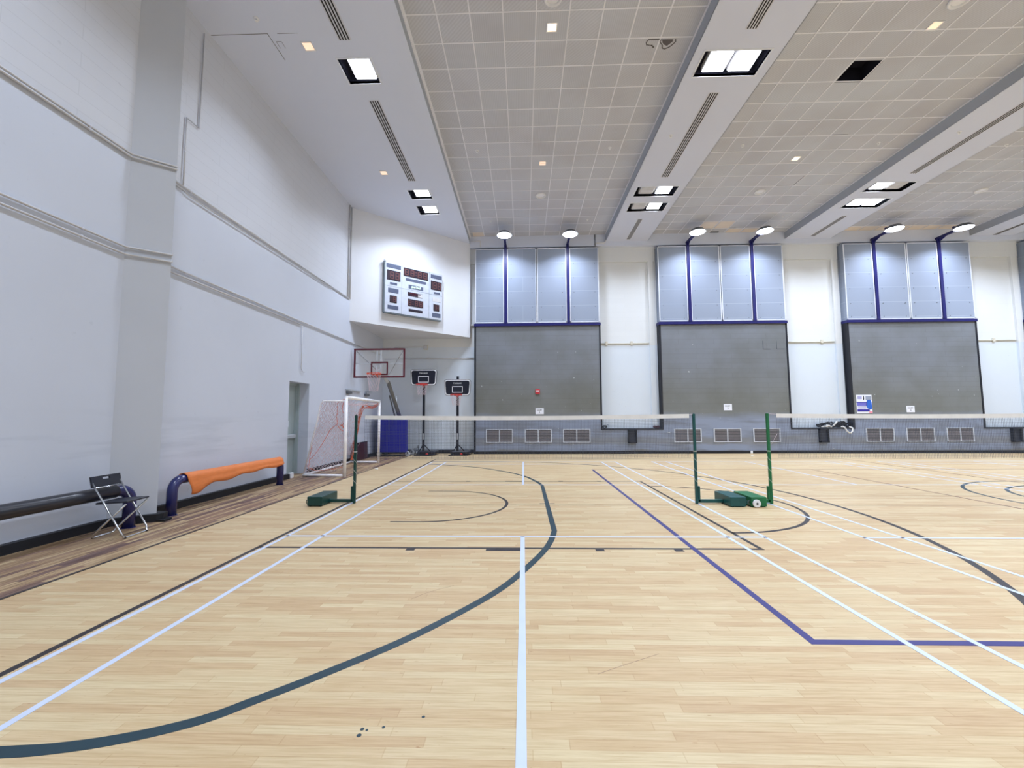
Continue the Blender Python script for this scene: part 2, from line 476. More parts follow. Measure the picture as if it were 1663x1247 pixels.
D2 = [(.40, 9.34), (.33, 9.75), (.21, 10.2), (.03, 10.75), (-.3, 11.35), (-.72, 11.91), (-1.15, 12.4), (-1.61, 12.78), (-2.4, 13.21), (-3.05, 13.4)]
lines('goal_area_line', 'dark green goal area curve bulging into the court', 'line_green', [([(p.x, p.y) for p in smooth(D)+smooth(D2)], .075)], .0014)
lines('goal_area_line', 'small dark tick across the straight part of the green curve', 'line_green', [([(.27, 7.45), (.53, 7.45)], .03)], .0015)
lines('restricted_arc', 'thin dark half circle nearest the left basketball end', 'line_black', [([(-1.95, 6.18), (-1.55, 6.18)]+arc(-1.55, 7.43, 1.25, -88, 88)+[(-1.55, 8.68), (-1.95, 8.68)], .05)], .0012)
key = [([(-3.12, 4.98), (2.70, 4.98), (2.70, 9.92), (-3.12, 9.92)], .05), ([(-3.13, YF), (-3.13, 14.97), (10.9, 14.97)], .055), (arc(2.70, 7.45, 1.8, -90, 90), .055)]
for x, w in ((-1.31, .1), (-.24, .4), (.86, .1), (1.75, .1)):
    for y in (4.92, 9.97): key.append(([(x-w/2, y), (x+w/2, y)], .07))
lines('basketball_lines', 'dark basketball key, baseline and free throw circle', 'line_black', key, .0010)
lines('three_point_arc', 'large dark three point arc sweeping to the right edge', 'line_black', [([(-3.1, 14.23)]+arc(-1.55, 7.45, 6.79, 90, -90, 80)+[(-3.1, .66)], .07)], .0011)
lines('center_circle', 'outer dark centre circle far right on the floor', 'line_green', [(arc(11, 7.5, 2.47, 0, 360, 72), .06)], .0012)
lines('center_circle', 'inner dark centre circle far right on the floor', 'line_green', [(arc(11, 7.5, 1.86, 0, 360, 60), .06)], .0012)
lines('volleyball_lines', 'purple volleyball corner lines crossing the white lines', 'line_purple', [([(12, 3.02), (1.94, 3.0), (1.94, 12.07)], .06)], .0016)
lines('volleyball_lines', 'thin brown volleyball lines on the far floor', 'line_brown', [([(1.97, 12.07), (19.9, 12.07)], .05), ([(8.0, 3.03), (8.0, 12.05)], .05), ([(11.0, -0.2), (11.0, 15.2)], .05)], .0013)

# left wall with its doorway
DY0, DY1, DZ = 10.36, 11.34, 2.43
wl = MB().plate((YF, YB), (0, ZC), [(DY0, DY1, 0, DZ)], lambda u, v: (XL, u, v))
XD = XL-.36
wl.add([(XL, DY0, 0), (XD, DY0, 0), (XD, DY0, DZ), (XL, DY0, DZ)], [(0, 1, 2, 3)]).add([(XL, DY1, 0), (XD, DY1, 0), (XD, DY1, DZ), (XL, DY1, DZ)], [(3, 2, 1, 0)]).add([(XL, DY0, DZ), (XD, DY0, DZ), (XD, DY1, DZ), (XL, DY1, DZ)], [(0, 1, 2, 3)])
wl.add([(XD-.1, DY0-.1, 0), (XD-.1, DY1+.1, 0), (XD-.1, DY1+.1, DZ+.1), (XD-.1, DY0-.1, DZ+.1)], [(0, 1, 2, 3)])
wall_left = struct(build('wall_left', wl, 'left_wall_paint'), 'tall white left wall, blockwork above and smooth plaster below')
door = struct(build('door_1', MB().box(XD-.04, XD, DY0, DY1, .02, DZ-.05), 'door_paint'), 'grey green door set back in the left wall')
build('door_frame', MB().box(XD-.02, XD+.05, DY1-.07, DY1, 0, DZ).box(XD-.02, XD+.05, DY0, DY0+.07, 0, DZ).box(XD-.02, XD+.05, DY0, DY1, DZ-.07, DZ), 'door_paint', door)
build('door_stop', MB().box(XD+.05, XD+.10, DY1-.045, DY1, 0, DZ), 'door_paint', door)
build('push_bar', MB().bbox(XD+.02, XD+.09, DY0+.1, DY1-.09, .96, 1.06, .012), 'pale_steel', door)
build('lock_plate', MB().box(XD, XD+.015, 10.83, 10.99, 1.26, 1.42), 'white_alu', door)

# angled pier on the left wall
pier = struct(build('wall_left', MB().prism([(XL, 5.87), (-5.46, 6.21), (XL, 6.32)], 0, ZS, 'z'), 'pier_shaded_plaster'), 'angled grey white pier projecting from the left wall')
base_l = MB().box(XL, XL+.09, YF, 5.80, 0, .115).box(XL, XL+.09, 6.4, DY0, 0, .12).box(XL, XL+.09, DY1, YB, 0, .12)
base_l.prism([(XL, 5.79), (-5.40, 6.14), (-5.36, 6.22), (-5.40, 6.34), (XL, 6.40)], 0, .11, 'z')
bl = struct(build('baseboard_left', base_l, 'black_rubber'))
build('kerb_foot', MB().prism([(-5.40, 6.135), (-5.27, 6.14), (-5.30, 6.30), (-5.39, 6.33), (-5.355, 6.22)], 0, .03, 'z'), 'black_rubber', bl)

# diagonal bulkhead that carries the scoreboard
DA, DB = Vector((XL, 13.85, 0)), Vector((-2.2, 17.09, 0))
struct(build('wall_corner', MB().prism([(XL, 13.85), (-2.2, 17.09), (-2.2, YB), (XL, YB)], 4.77, ZS, 'z'), 'plaster'), 'white diagonal upper wall across the corner, carrying the scoreboard')

# back wall: cream blockwork behind, low grey wall and boarded bays in front
struct(build('wall_back', MB().plate((XL, XR), (0, ZC), [], lambda u, v: (u, YB, v)), 'cream_paint'), 'cream painted blockwork back wall')
WX = [(-1.99, 3.155), (5.54, 10.64), (13.03, 18.08), (20.25, 25.4)]
tr = MB()
for a, b in ((-2.36, -2.0), (3.17, 5.5), (10.66, 13.0), (18.1, 20.2)): tr.box(a, b, YB-.07, YB+.02, 7.93, ZC)
struct(build('trim_1', tr, 'cream_paint'), 'cream lintel band high between the boarded bays')
tr = MB()
for a in (5.22, 12.72, 19.9): tr.box(a, a+.22, YB-.09, YB+.02, .96, 7.93)
struct(build('trim_2', tr, 'cream_paint'), 'cream pilasters left of the boarded bays')
fa = MB().box(-2.2, XR, 17.06, YB+.02, 8.56, ZC)
struct(build('trim_3', fa, 'soffit_paint'), 'dull fascia strip above the silver panels')
low = struct(build('wall_back', MB().box(-1.99, XR, 17.0, YB, 0, .96), 'grey_painted_block'), 'low grey wall along the foot of the back wall')
bb = MB().box(-1.99, XR, 16.97, 17.0, 0, .11).box(XL+.09, -1.99, YB-.05, YB, 0, .16)
struct(build('baseboard_back', bb, 'black_rubber'))
led = MB()
for a, b in ((3.155, 5.54), (10.64, 13.03), (18.08, 20.25)): led.box(a, b, 16.985, YB, .955, 1.0)
struct(build('trim_4', led, 'black_trim'), 'black ledges on top of the low grey wall')

def bay(i, x0, x1):
    w = struct(build('window_%d' % i, MB().box(x0, x1, 17.0, YB, .96, 5.2), 'grey_painted_block'))
    w['label'] = 'tall boarded grey bay, %s from the scoreboard corner' % ('first', 'second', 'third', 'fourth')[i-1]
    o = build('edge_trim', MB().box(x0-.012, x0+.06, 16.985, YB-.05, .0 if i == 1 else .955, 5.2), 'black_trim', w); o['label'] = 'black edge strip, left'
    o = build('edge_trim', MB().box(x1-.05, x1+.012, 16.985, YB-.05, .955, 5.2), 'black_trim', w); o['label'] = 'black edge strip, right'
    build('sill_beam', MB().bbox(x0-.02, x1+.02, 16.94, YB-.02, 5.2, 5.31, .006), 'blue_steel', w)
    build('backing', MB().box(x0+.02, x1-.02, 17.03, YB, 5.31, 8.48), 'silver_panel', w)
    c = (x0+x1)/2; e = [x0, c-1.29, c, c+1.29, x1]
    for k in range(4):
        a, b = e[k]+(.02 if k == 0 else (.065 if k in (1, 3) else .015)), e[k+1]-(.02 if k == 3 else (.065 if k in (0, 2) else .015))
        p = build('panel', MB().bbox(a, b, 16.985, 17.035, 5.34, 8.46, .006), 'silver_panel', w)
        f = MB()
        for q0, q1 in ((a, a+.035), (b-.035, b)): f.box(q0, q1, 16.972, 16.985, 5.34, 8.47)
        f.box(a, b, 16.972, 16.985, 8.44, 8.47).box(a, b, 16.972, 16.985, 5.33, 5.37)
        build('panel_frame', f, 'white_alu', p)
        bt = MB()
        for z in (5.45, 5.985, 6.59, 7.195, 7.8):
            for xx in (a+.17, b-.17): bt.lathe([(.016, -.012), (.012, 0)], (xx, 16.985, z), 8, 'y')
        build('bolts', bt, 'grey_steel', p)
    return w
for i, (a, b) in enumerate(WX): bay(i+1, a, b)

# ceiling: tiled bays between plastered beams
BAYS = [(-2.2, 3.46), (5.20, 10.80), (12.66, 18.2), (19.95, XR)]
BEAMS = [(3.46, 5.20), (10.80, 12.66), (18.2, 19.95)]
MISS = [(7.115, 7.735, 8.60, 9.185)]
GAPS = [(8.37, 8.80, 11.0, 11.035), (8.37, 8.96, 13.50, 13.54), (8.925, 8.965, 12.95, 13.50), (7.69, 7.725, 11.1, 11.38), (8.30, 8.62, 16.62, 16.68), (7.75, 8.1, 16.95, 17.05)]
cm = MB()
for a, b in BAYS: cm.plate((a, b), (YF, YB), MISS+GAPS if a == 5.20 else [], lambda u, v: (u, v, ZC))
ceiling = struct(build('ceiling', cm, 'mineral_fibre_tile'), 'grey tiled ceiling bays between the beams')
vo = MB()
for h in MISS+GAPS:
    a, b, c, d = h; z = ZC+.35
    vo.add([(a, c, ZC), (b, c, ZC), (b, d, ZC), (a, d, ZC), (a, c, z), (b, c, z), (b, d, z), (a, d, z)], [(0, 1, 5, 4), (1, 2, 6, 5), (2, 3, 7, 6), (3, 0, 4, 7), (4, 5, 6, 7)])
build('ceiling_void', vo, 'plenum_black', ceiling)['label'] = 'black opening where a tile is missing'
gb = MB(); TP = .625
COLS = [[.287+TP*k for k in range(-4, 5)], [5.84+.622*k for k in range(0, 8)], [13.1+.622*k for k in range(0, 9)], [20.5+.622*k for k in range(10)]]
ROWS = [7.274+TP*k for k in range(-26, 16)]
for (a, b), cols in zip(BAYS, COLS):
    for x in cols:
        if a < x < b: gb.box(x-.012, x+.012, YF, 17.05, ZC-.008, ZC)
    for y in ROWS: gb.box(a, b, y-.012, y+.012, ZC-.007, ZC)
build('ceiling_grid', gb, 'grid_bar', ceiling)
pt = MB()
for x0, x1, y0, y1 in ((-2.05, -1.6, 16.68, 17.05), (7.1, 7.68, 16.06, 16.62), (7.75, 8.3, 16.06, 16.62), (8.38, 8.95, 16.7, 17.05), (9.0, 9.55, 16.7, 17.05), (9.62, 10.2, 16.7, 17.05)): pt.box(x0, x1, y0, y1, ZC-.006, ZC)
for k in range(8): pt.box(13.15+.622*k, 13.7+.622*k, 16.66, 17.05, ZC-.006, ZC)
build('cream_tile', pt, 'cream_tile', ceiling)['label'] = 'newer cream tiles along the back edge'
# torn tile: ring crack and frayed hole
tn = MB()
tn.tube([(2.78, 7.945, ZC-.004), (2.56, 7.945, ZC-.004), (2.53, 8.0, ZC-.004), (2.55, 8.06, ZC-.004), (2.62, 8.07, ZC-.004)], .008, 5).tube([(2.64, 8.075, ZC-.004), (2.68, 8.08, ZC-.004)], .012, 5).tube([(2.69, 8.1, ZC-.004), (2.715, 8.125, ZC-.004)], .014, 5)
tn.tube([(3.1, 7.95, ZC-.004), (3.12, 8.0, ZC-.004), (3.09, 8.06, ZC-.004), (3.03, 8.13, ZC-.004), (2.95, 8.17, ZC-.004), (2.9, 8.15, ZC-.004), (2.88, 8.08, ZC-.004), (2.83, 8.03, ZC-.004), (2.8, 7.99, ZC-.004), (2.82, 7.95, ZC-.004)], .009, 5)
tn.add([(2.83, 7.95, ZC-.003), (3.05, 7.95, ZC-.003), (3.06, 8.0, ZC-.003), (3.02, 8.05, ZC-.003), (2.98, 8.10, ZC-.003), (2.91, 8.07, ZC-.003), (2.86, 8.02, ZC-.003)], [(6, 5, 4, 3, 2, 1, 0)])
build('torn_patch', tn, 'crack', ceiling)['label'] = 'torn dark patch in a ceiling tile'

# recessed light openings in soffit and beams: (x0, x1, y0, y1)
OPEN_S = [(-3.72, -3.05, 7.86, 8.50), (-3.665, -2.98, 12.81, 13.36), (-3.64, -2.96, 13.84, 14.45)]
OPEN_1 = [(3.67, 4.97, 7.92, 8.56), (3.675, 4.965, 12.89, 13.47), (3.705, 4.97, 13.92, 14.50)]
OPEN_2 = [(11.05, 12.32, 12.9, 13.45), (11.15, 12.42, 13.9, 14.52)]
sf = MB().plate((XL, -2.2), (YF, YB), OPEN_S, lambda u, v: (u, v, ZS))
struct(build('ceiling', sf, 'soffit_paint'), 'smooth white soffit along the left wall')
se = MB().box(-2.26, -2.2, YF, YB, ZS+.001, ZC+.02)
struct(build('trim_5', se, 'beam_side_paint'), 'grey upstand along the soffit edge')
build('edge_angle', MB().box(-2.2, -2.16, YF, 17.06, ZC-.03, ZC).box(-2.2, -2.19, YF, 17.06, ZC-.1, ZC-.03), 'grid_bar', bpy.data.objects['trim_5'])
for k, ((a, b), op) in enumerate(zip(BEAMS, (OPEN_1, OPEN_2, []))):
    m = MB().plate((a, b), (YF, YB), op, lambda u, v: (u, v, ZS+.01))
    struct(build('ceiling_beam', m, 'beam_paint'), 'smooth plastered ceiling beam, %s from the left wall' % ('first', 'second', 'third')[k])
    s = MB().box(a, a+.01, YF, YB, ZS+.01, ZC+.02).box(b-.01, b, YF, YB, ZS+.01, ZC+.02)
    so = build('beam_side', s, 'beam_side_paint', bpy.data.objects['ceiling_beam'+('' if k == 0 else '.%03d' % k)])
    build('edge_angle', MB().box(a-.03, a, YF, 17.06, ZC-.02, ZC).box(b, b+.03, YF, 17.06, ZC-.02, ZC), 'grid_bar', bpy.data.objects['ceiling_beam'+('' if k == 0 else '.%03d' % k)])
hatch = MB()
for a, b, c, d in ((-5.87, -4.79, 7.255, 7.265), (-4.79, -4.78, 7.255, 7.85), (-4.72, -4.62, 7.43, 7.436), (-4.62, -4.614, 7.43, 7.58), (-4.72, -4.714, 7.43, 7.58), (-4.60, -4.2, 7.262, 7.268)): hatch.box(a, b, c, d, ZS-.002, ZS+.001)
build('hatch_seam', hatch, 'crack', bpy.data.objects['ceiling.001'])

# closing walls behind and to the right of the view
struct(build('wall_right', MB().plate((YF, YB), (0, ZC), [], lambda u, v: (XR, u, v)), 'cream_paint'))
struct(build('wall_front', MB().plate((XL, XR), (0, ZC), [], lambda u, v: (u, YF, v)), 'cream_paint'))

# ------------------------------------------------------------------ lamps
def area(name, loc, sx, sy, power, rot=(0, 0, 0), color=(.72, .82, 1.0), parent=None, spread=2.4):
    l = bpy.data.lights.new(name, 'AREA'); l.shape = 'RECTANGLE'; l.size = sx; l.size_y = sy; l.energy = power; l.color = color; l.spread = spread
    o = bpy.data.objects.new(name, l); C.objects.link(o); o.location = loc; o.rotation_euler = rot
    if parent is not None: o.parent = parent; o.location = Vector(loc)-parent.location
    return o
LP = 97.
def recessed(hole, zb, lit, label):
    x0, x1, y0, y1 = hole; zt = zb+.2
    t = thing('recessed_floodlight', label, 'ceiling light', ((x0+x1)/2, (y0+y1)/2, zb), 'recessed floodlights')
    h = MB().add([(x0, y0, zb), (x1, y0, zb), (x1, y1, zb), (x0, y1, zb), (x0, y0, zt), (x1, y0, zt), (x1, y1, zt), (x0, y1, zt)], [(0, 1, 5, 4), (1, 2, 6, 5), (2, 3, 7, 6), (3, 0, 4, 7), (4, 5, 6, 7)])
    build('housing', h, 'plenum_black', t)
    f = MB(); w = .03
    for a, b, c, d in ((x0-w, x0, y0-w, y1+w), (x1, x1+w, y0-w, y1+w), (x0, x1, y0-w, y0), (x0, x1, y1, y1+w)): f.box(a, b, c, d, zb-.008, zb+.06)
    build('trim_frame', f, 'white_alu', t)
    n = 1 if x1-x0 < .9 else 2; cw = (x1-x0)/n
    for k in range(n):
        a = x0+cw*k+(.14 if k == 0 else .03); b = x0+cw*(k+1)-(.03 if k == 0 else .14)
        if n == 1: a, b = x0+.16, x1-.03
        c, d = y0+.05, y1-.06
        if lit[k]:
            p = build('lamp_body', MB().bbox(a, b, c, d, zb+.05, zt-.02, .02), 'lamp_plate', t)
            build('lens', MB().bbox(a+.02, b-.02, c+.02, d-.02, zb+.03, zb+.051, .008), 'lamp_lens', p)
            area('lamp', ((a+b)/2, (c+d)/2, zb+.022), b-a-.06, d-c-.06, LP, parent=t)
        else:
            p = build('unlit_lamp', MB().bbox(a, b, c, d, zb+.04, zt-.02, .02), 'lamp_plate', t)
            r = MB()
            for j in range(5): r.box(a+.04, b-.04, c+.06+j*.085, c+.075+j*.085, zb+.034, zb+.041)
            build('lamp_rib', r, 'slot_frame', p)
recessed(OPEN_S[0], ZS, [1], 'square recessed floodlight in the left soffit, between the two slot vents')
recessed(OPEN_S[1], ZS, [1], 'square recessed floodlight in the left soffit, right after the long slot vent')
recessed(OPEN_S[2], ZS, [1], 'square recessed floodlight in the left soffit, closest to the scoreboard')
recessed(OPEN_1[0], ZS+.01, [1, 1], 'wide recessed floodlight with both lamps lit, nearest on the middle beam')
recessed(OPEN_1[1], ZS+.01, [0, 1], 'half lit recessed floodlight on the middle beam, front one of the pair')
recessed(OPEN_1[2], ZS+.01, [0, 1], 'half lit recessed floodlight on the middle beam, back one of the pair')
recessed(OPEN_2[0], ZS+.01, [1, 0], 'recessed floodlight on the right beam with only its left lamp lit')
recessed(OPEN_2[1], ZS+.01, [1, 1], 'recessed floodlight on the right beam with both lamps lit, back of the pair')
# the same lamps further along the hall, outside the picture
for x in (-3.3, 4.0, 4.65, 11.4, 12.0):
    for y in ((3.2, 2.2, -2.8, -7.6) if x < 11 else (8.2, 3.2, 2.2, -2.8, -7.6)): area('lamp', (x, y, ZS-.02), .5, .45, LP*.8)
for x in (18.7, 19.4):
    for y in (14.2, 13.2, 8.2, 2.7, -2.8, -7.6): area('lamp', (x, y, ZS-.02), .5, .45, LP)
for y in (12, 4, -4): area('lamp', (24.5, y, ZS), .9, .9, LP*2)

ORD = ('first', 'second', 'third', 'fourth', 'fifth', 'sixth')
k = 0
for i, (a, b) in enumerate(WX[:3]):
    for sgn in (-1, 1):
        x = (a+b)/2+sgn*1.29
        t = thing('floodlight', 'round floodlight on a navy arm over the silver panels, %s from the left' % ORD[k], 'floodlight', (x, 17, 8.6), 'floodlights over the silver panels')
        build('post', MB().box(x-.055, x+.055, 16.93, 16.985, 5.31, 8.62), 'blue_steel', t)
        build('arm', MB().box(x-.04, x+.04, 16.28, 17.06, 8.60, 8.68).prism([(16.95, 8.45), (16.95, 8.6), (16.6, 8.6)], x-.01, x+.01, 'x'), 'blue_steel', t)
        build('bracket', MB().box(x-.09, x+.09, 16.24, 16.30, 8.58, 8.80), 'blue_steel', t)
        hd = build('lamp_head', MB().lathe([(.10, .16), (.20, .13), (.29, .03), (.30, 0)], (x, 15.97, 8.60), 28), 'grey_steel', t)
        build('lens', MB().lathe([(.285, 0), (.27, -.015), (.2, -.03)], (x, 15.97, 8.60), 28), 'lamp_lens', hd)
        l = bpy.data.lights.new('lamp', 'AREA'); l.shape = 'DISK'; l.size = .46; l.energy = 80; l.color = (.72, .82, 1); l.spread = 2.4
        o = bpy.data.objects.new('lamp', l); C.objects.link(o); o.parent = t; o.location = Vector((x, 15.97, 8.555))-t.location
        k += 1

# small square downlights
for x, y, z, m, lb in ((-4.15, 7.55, ZS, 'dim_warm_lens', 'small warm square downlight in the left soffit, by the access hatch'), (-4.10, 11.83, ZS, 'dim_warm_lens', 'small warm square downlight in the left soffit, beside the long slot vent'),
                      (.60, 7.61, ZC, 'warm_lens', 'bright small square downlight in the left tiled bay, nearest the viewer'), (.62, 12.01, ZC, 'dim_warm_lens', 'small faint square downlight in the left tiled bay, further back'),
                      (8.03, 7.82, ZC, 'dim_warm_lens', 'small warm square downlight in the right tiled bay, beyond the missing tile'), (8.07, 12.03, ZC, 'warm_lens', 'bright small square downlight in the right tiled bay, further back')):
    t = thing('downlight', lb, 'downlight', (x, y, z), 'small square downlights')
    f = MB()
    for a, b, c, d in ((-.105, -.085, -.105, .105), (.085, .105, -.105, .105), (-.085, .085, -.105, -.085), (-.085, .085, .085, .105)): f.box(x+a, x+b, y+c, y+d, z-.012, z+.001)
    build('bezel', f, 'ring_white', t)
    build('lens', MB().box(x-.085, x+.085, y-.085, y+.085, z-.006, z-.001), m, t)
    if y > 9 and x < 2 and x > 0: build('lens_bar', MB().box(x-.07, x+.07, y-.012, y+.012, z-.009, z-.006), 'ring_white', t)

for x, y, lb in ((.58, 7.02, 'round white ceiling speaker cut by the top edge of the picture'), (.635, 13.84, 'round white ceiling speaker in the left tiled bay'), (8.0, 7.3, 'round white ceiling speaker at the top right'), (8.04, 13.86, 'round white ceiling speaker in the middle of the right tiled bay'), (15.49, 14.05, 'round white ceiling speaker in the farthest right tiled bay')):
    t = thing('flush_mount_speaker', lb, 'speaker', (x, y, ZC), 'round ceiling speakers')
    build('rim', MB().ring((x, y, ZC-.01), .15, .03, 28, 6), 'ring_white', t)
    build('speaker_grille', MB().lathe([(.13, 0), (.128, -.008), (.1, -.012)], (x, y, ZC-.001), 24), 'grid_bar', t)
for x, y, z, lb in ((-1.27, 11.35, ZC, 'white sprinkler head in the left tiled bay, left of the square downlight'), (2.48, 11.35, ZC, 'white sprinkler head in the left tiled bay, next to the middle beam'), (-1.22, 15.68, ZC, 'white sprinkler head above the first floodlight on the left'), (2.51, 15.7, ZC, 'white sprinkler head above the second floodlight'),
                    (6.18, 11.37, ZC, 'white sprinkler head in the right tiled bay, near the middle beam'), (9.92, 11.39, ZC, 'white sprinkler head in the right tiled bay, near the right beam'), (9.92, 15.68, ZC, 'white sprinkler head at the back of the right tiled bay'), (13.6, 11.6, ZC, 'white sprinkler head in the farthest tiled bay at the right edge'),
                    (3.86, 10.45, ZS+.01, 'white sprinkler head under the middle beam'), (11.24, 10.56, ZS+.01, 'white sprinkler head under the right beam'), (-4.8, 6.96, ZS, 'white sprinkler head in the left soffit at the top of the picture')):
    t = thing('pendant_sprinkler', lb, 'sprinkler', (x, y, z), 'sprinkler heads')
    build('escutcheon', MB().lathe([(.05, 0), (.045, -.008), (.02, -.012)], (x, y, z), 16), 'ring_white', t)
    build('nozzle', MB().lathe([(.012, -.01), (.012, -.04), (.028, -.044), (.028, -.048)], (x, y, z), 12), 'ring_white', t)

def vent(x0, x1, y0, y1, z, n, label):
    t = thing('slot_vent', label, 'air vent', ((x0+x1)/2, (y0+y1)/2, z), 'ceiling slot vents')
    build('frame', MB().box(x0-.015, x1+.015, y0-.015, y1+.015, z-.004, z+.001), 'slot_frame', t)
    w = (x1-x0)/n
    for k in range(n): build('slot', MB().box(x0+w*k+w*.29, x0+w*(k+1)-w*.29, y0, y1, z-.010, z-.003), 'slot_dark', t)
vent(-3.49, -3.27, 4.1, 7.43, ZS, 4, 'slot vent in the left soffit cut by the top of the picture')
vent(-3.49, -3.27, 9.0, 12.28, ZS, 4, 'long slot vent in the left soffit between the square floodlights')
vent(4.22, 4.42, 4.1, 7.45, ZS+.01, 4, 'slot vent on the middle beam cut by the top of the picture')
vent(4.23, 4.44, 9.03, 12.35, ZS+.01, 4, 'long slot vent in the middle of the middle beam')
vent(4.28, 4.43, 15.1, 16.85, ZS+.01, 4, 'short slot vent at the back end of the middle beam')
vent(11.66, 11.85, 8.9, 12.41, ZS+.01, 3, 'long slot vent on the right beam')
vent(11.68, 11.85, 15.14, 16.83, ZS+.01, 3, 'short slot vent at the back end of the right beam')
vent(19.02, 19.18, 15.14, 16.98, ZS+.01, 3, 'slot vent on the beam at the far right edge')

# ------------------------------------------------------------------ fittings on the back wall
GX = [(-1.50, -.45), (.07, 1.11), (1.60, 2.66), (6.02, 7.06), (7.58, 8.62), (9.13, 10.15), (13.5, 14.55), (15.06, 16.1), (16.6, 17.6)]
for k, (a, b) in enumerate(GX):
    lb = '%s ventilation grille in the low grey wall below the %s boarded bay' % (('left', 'middle', 'right')[k % 3], ORD[k//3])
    t = thing('ventilation_grille', lb, 'vent', ((a+b)/2, 17, .46), 'vent grilles in the low grey wall')
    f = MB(); c = (a+b)/2
    for x in (a, c, b): f.box(x-.02, x+.02, 16.975, 17.0, .45, .99)
    f.box(a, b, 16.978, 17.0, .45, .48).box(a, b, 16.978, 17.0, .965, .99)
    build('frame', f, 'grille_frame', t)
    for x0, x1 in ((a+.02, c-.02), (c+.02, b-.02)):
        q = build('mesh_screen', MB().box(x0, x1, 16.992, 17.0, .48, .965), 'grille_mesh', t)
        g = MB()
        for j in range(8): g.box(x0, x1, 16.984, 16.992, .505+j*.06, .517+j*.06)
        build('louvre', g, 'slot_dark', q)
for x, lb in ((4.335, 'black open chute box under the first black ledge'), (11.82, 'black open chute box under the ledge with the coiled nets'), (19.17, 'black open chute box at the far right edge')):
    t = thing('mounted_chute_box', lb, 'box', (x, 17, .43), 'black boxes under the ledges')
    build('body', MB().box(x-.175, x-.135, 16.88, 17.0, .43, .955).box(x+.135, x+.175, 16.88, 17.0, .43, .955).box(x-.175, x+.175, 16.88, 17.0, .43, .48).box(x-.175, x+.175, 16.88, 17.0, .93, .955), 'black_trim', t)
    build('back_plate', MB().box(x-.135, x+.135, 16.96, 17.0, .48, .93), 'bin_grey', t)
for i, (x0, x1, z0, z1) in enumerate(((.49, .82, 1.59, 1.83), (8.0, 8.325, 1.71, 1.96), (15.12, 15.43, 1.60, 1.85))):
    c = (x0+x1)/2; zc = (z0+z1)/2
    t = thing('paper_sign', 'white paper court sign numbered %d on the %s grey bay' % (i+1, ORD[i]), 'sign', (c, 17, zc), 'white paper court signs')
    build('sheet', MB().box(x0, x1, 16.994, 17.0, z0, z1), 'paper', t)
    text_mesh('lettering', 'COURT', .062, 'ink', t, Matrix.Translation((-.01, -.0075, .045)) @ UPRIGHT, .001)
    text_mesh('lettering', str(i+1), .085, 'ink', t, Matrix.Translation((0, -.0075, -.05)) @ UPRIGHT, .001)
t = thing('fire_alarm', 'small red fire alarm on the first grey bay', 'alarm', (.577, 17, 2.5))
build('body', MB().bbox(.49, .665, 16.94, 17.0, 2.40, 2.60, .01), 'alarm_red', t)
build('glass_front', MB().box(.52, .635, 16.935, 16.94, 2.50, 2.55), 'paper', t)
t = thing('poster', 'blue and white poster on the third grey bay', 'poster', (13.5, 17, 1.93))
build('sheet', MB().box(13.20, 13.80, 16.993, 17.0, 1.57, 2.30), 'paper', t)
def pb(n, m, x0, x1, z0, z1): build(n, MB().box(13.2+x0*.6, 13.2+x1*.6, 16.989, 16.9931, 1.57+z0*.73, 1.57+z1*.73), m, t)
pb('printed_band', 'poster_violet', .03, .66, .40, .58); pb('printed_band', 'poster_navy', .03, .82, .09, .21); pb('printed_band', 'poster_navy', .0, .66, .575, .61)
build('picture', MB().prism([(13.2+.6*x, 1.57+.73*z) for x, z in ((.62, .40), (.68, .26), (.82, .20), (.97, .22), (.99, .40), (.97, .58), (.9, .74), (.7, .72), (.64, .60))], 16.989, 16.9925, 'y'), 'poster_blue', t)
pb('picture', 'poster_grey', .60, .97, .72, .93); pb('printed_patch', 'poster_pink', .78, .99, .0, .10)
build('figure', MB().prism([(13.2+.6*x, 1.57+.73*z) for x, z in ((.42, .74), (.46, .92), (.50, .95), (.51, .80), (.49, .72))], 16.989, 16.9925, 'y'), 'ink', t)
tl = MB()
for z in (.90, .86, .82, .77): tl.box(13.2+.6*.08, 13.2+.6*.36, 16.989, 16.9925, 1.57+.73*z, 1.57+.73*(z+.018))
for z in (.37, .33, .29, .25): tl.box(13.2+.6*.08, 13.2+.6*.6, 16.989, 16.9925, 1.57+.73*z, 1.57+.73*(z+.01))
build('text_lines', tl, 'poster_violet', t)

# chipped outlines of two filled patches on the second grey bay, and old paint flecks on the floor
w2 = bpy.data.objects['window_2']
for x in (9.66, 10.2):
    build('patch_outline', MB().box(x, x+.012, 16.997, 17.0, 4.16, 4.50).box(x, x+.30, 16.997, 17.0, 4.155, 4.168), 'bin_grey', w2)
fl = MB()
for x, y, r in ((-.80, 2.155, .010), (-.775, 2.15, .007), (-.80, 2.115, .012), (-.70, 2.17, .008), (-.52, 2.245, .009)): fl.lathe([(r, 0), (r, .0008)], (x, y, 0), 9)
build('paint_fleck', fl, 'line_green', floor)['label'] = 'small teal paint flecks on the near floor'
sc_ = MB()
for p in ([(-.95, 3.62), (-.87, 3.72), (-.76, 3.82), (-.64, 3.9)], [(.43, 2.62), (.62, 2.72), (.86, 2.84)], [(3.4, 4.62), (3.75, 4.6), (4.05, 4.52)], [(.55, 1.72), (.75, 1.66)]): sc_.ribbon(p, .0035, .0007)
build('scuff', sc_, 'scuff_brown', floor)['label'] = 'thin dark scuffs on the floor boards'

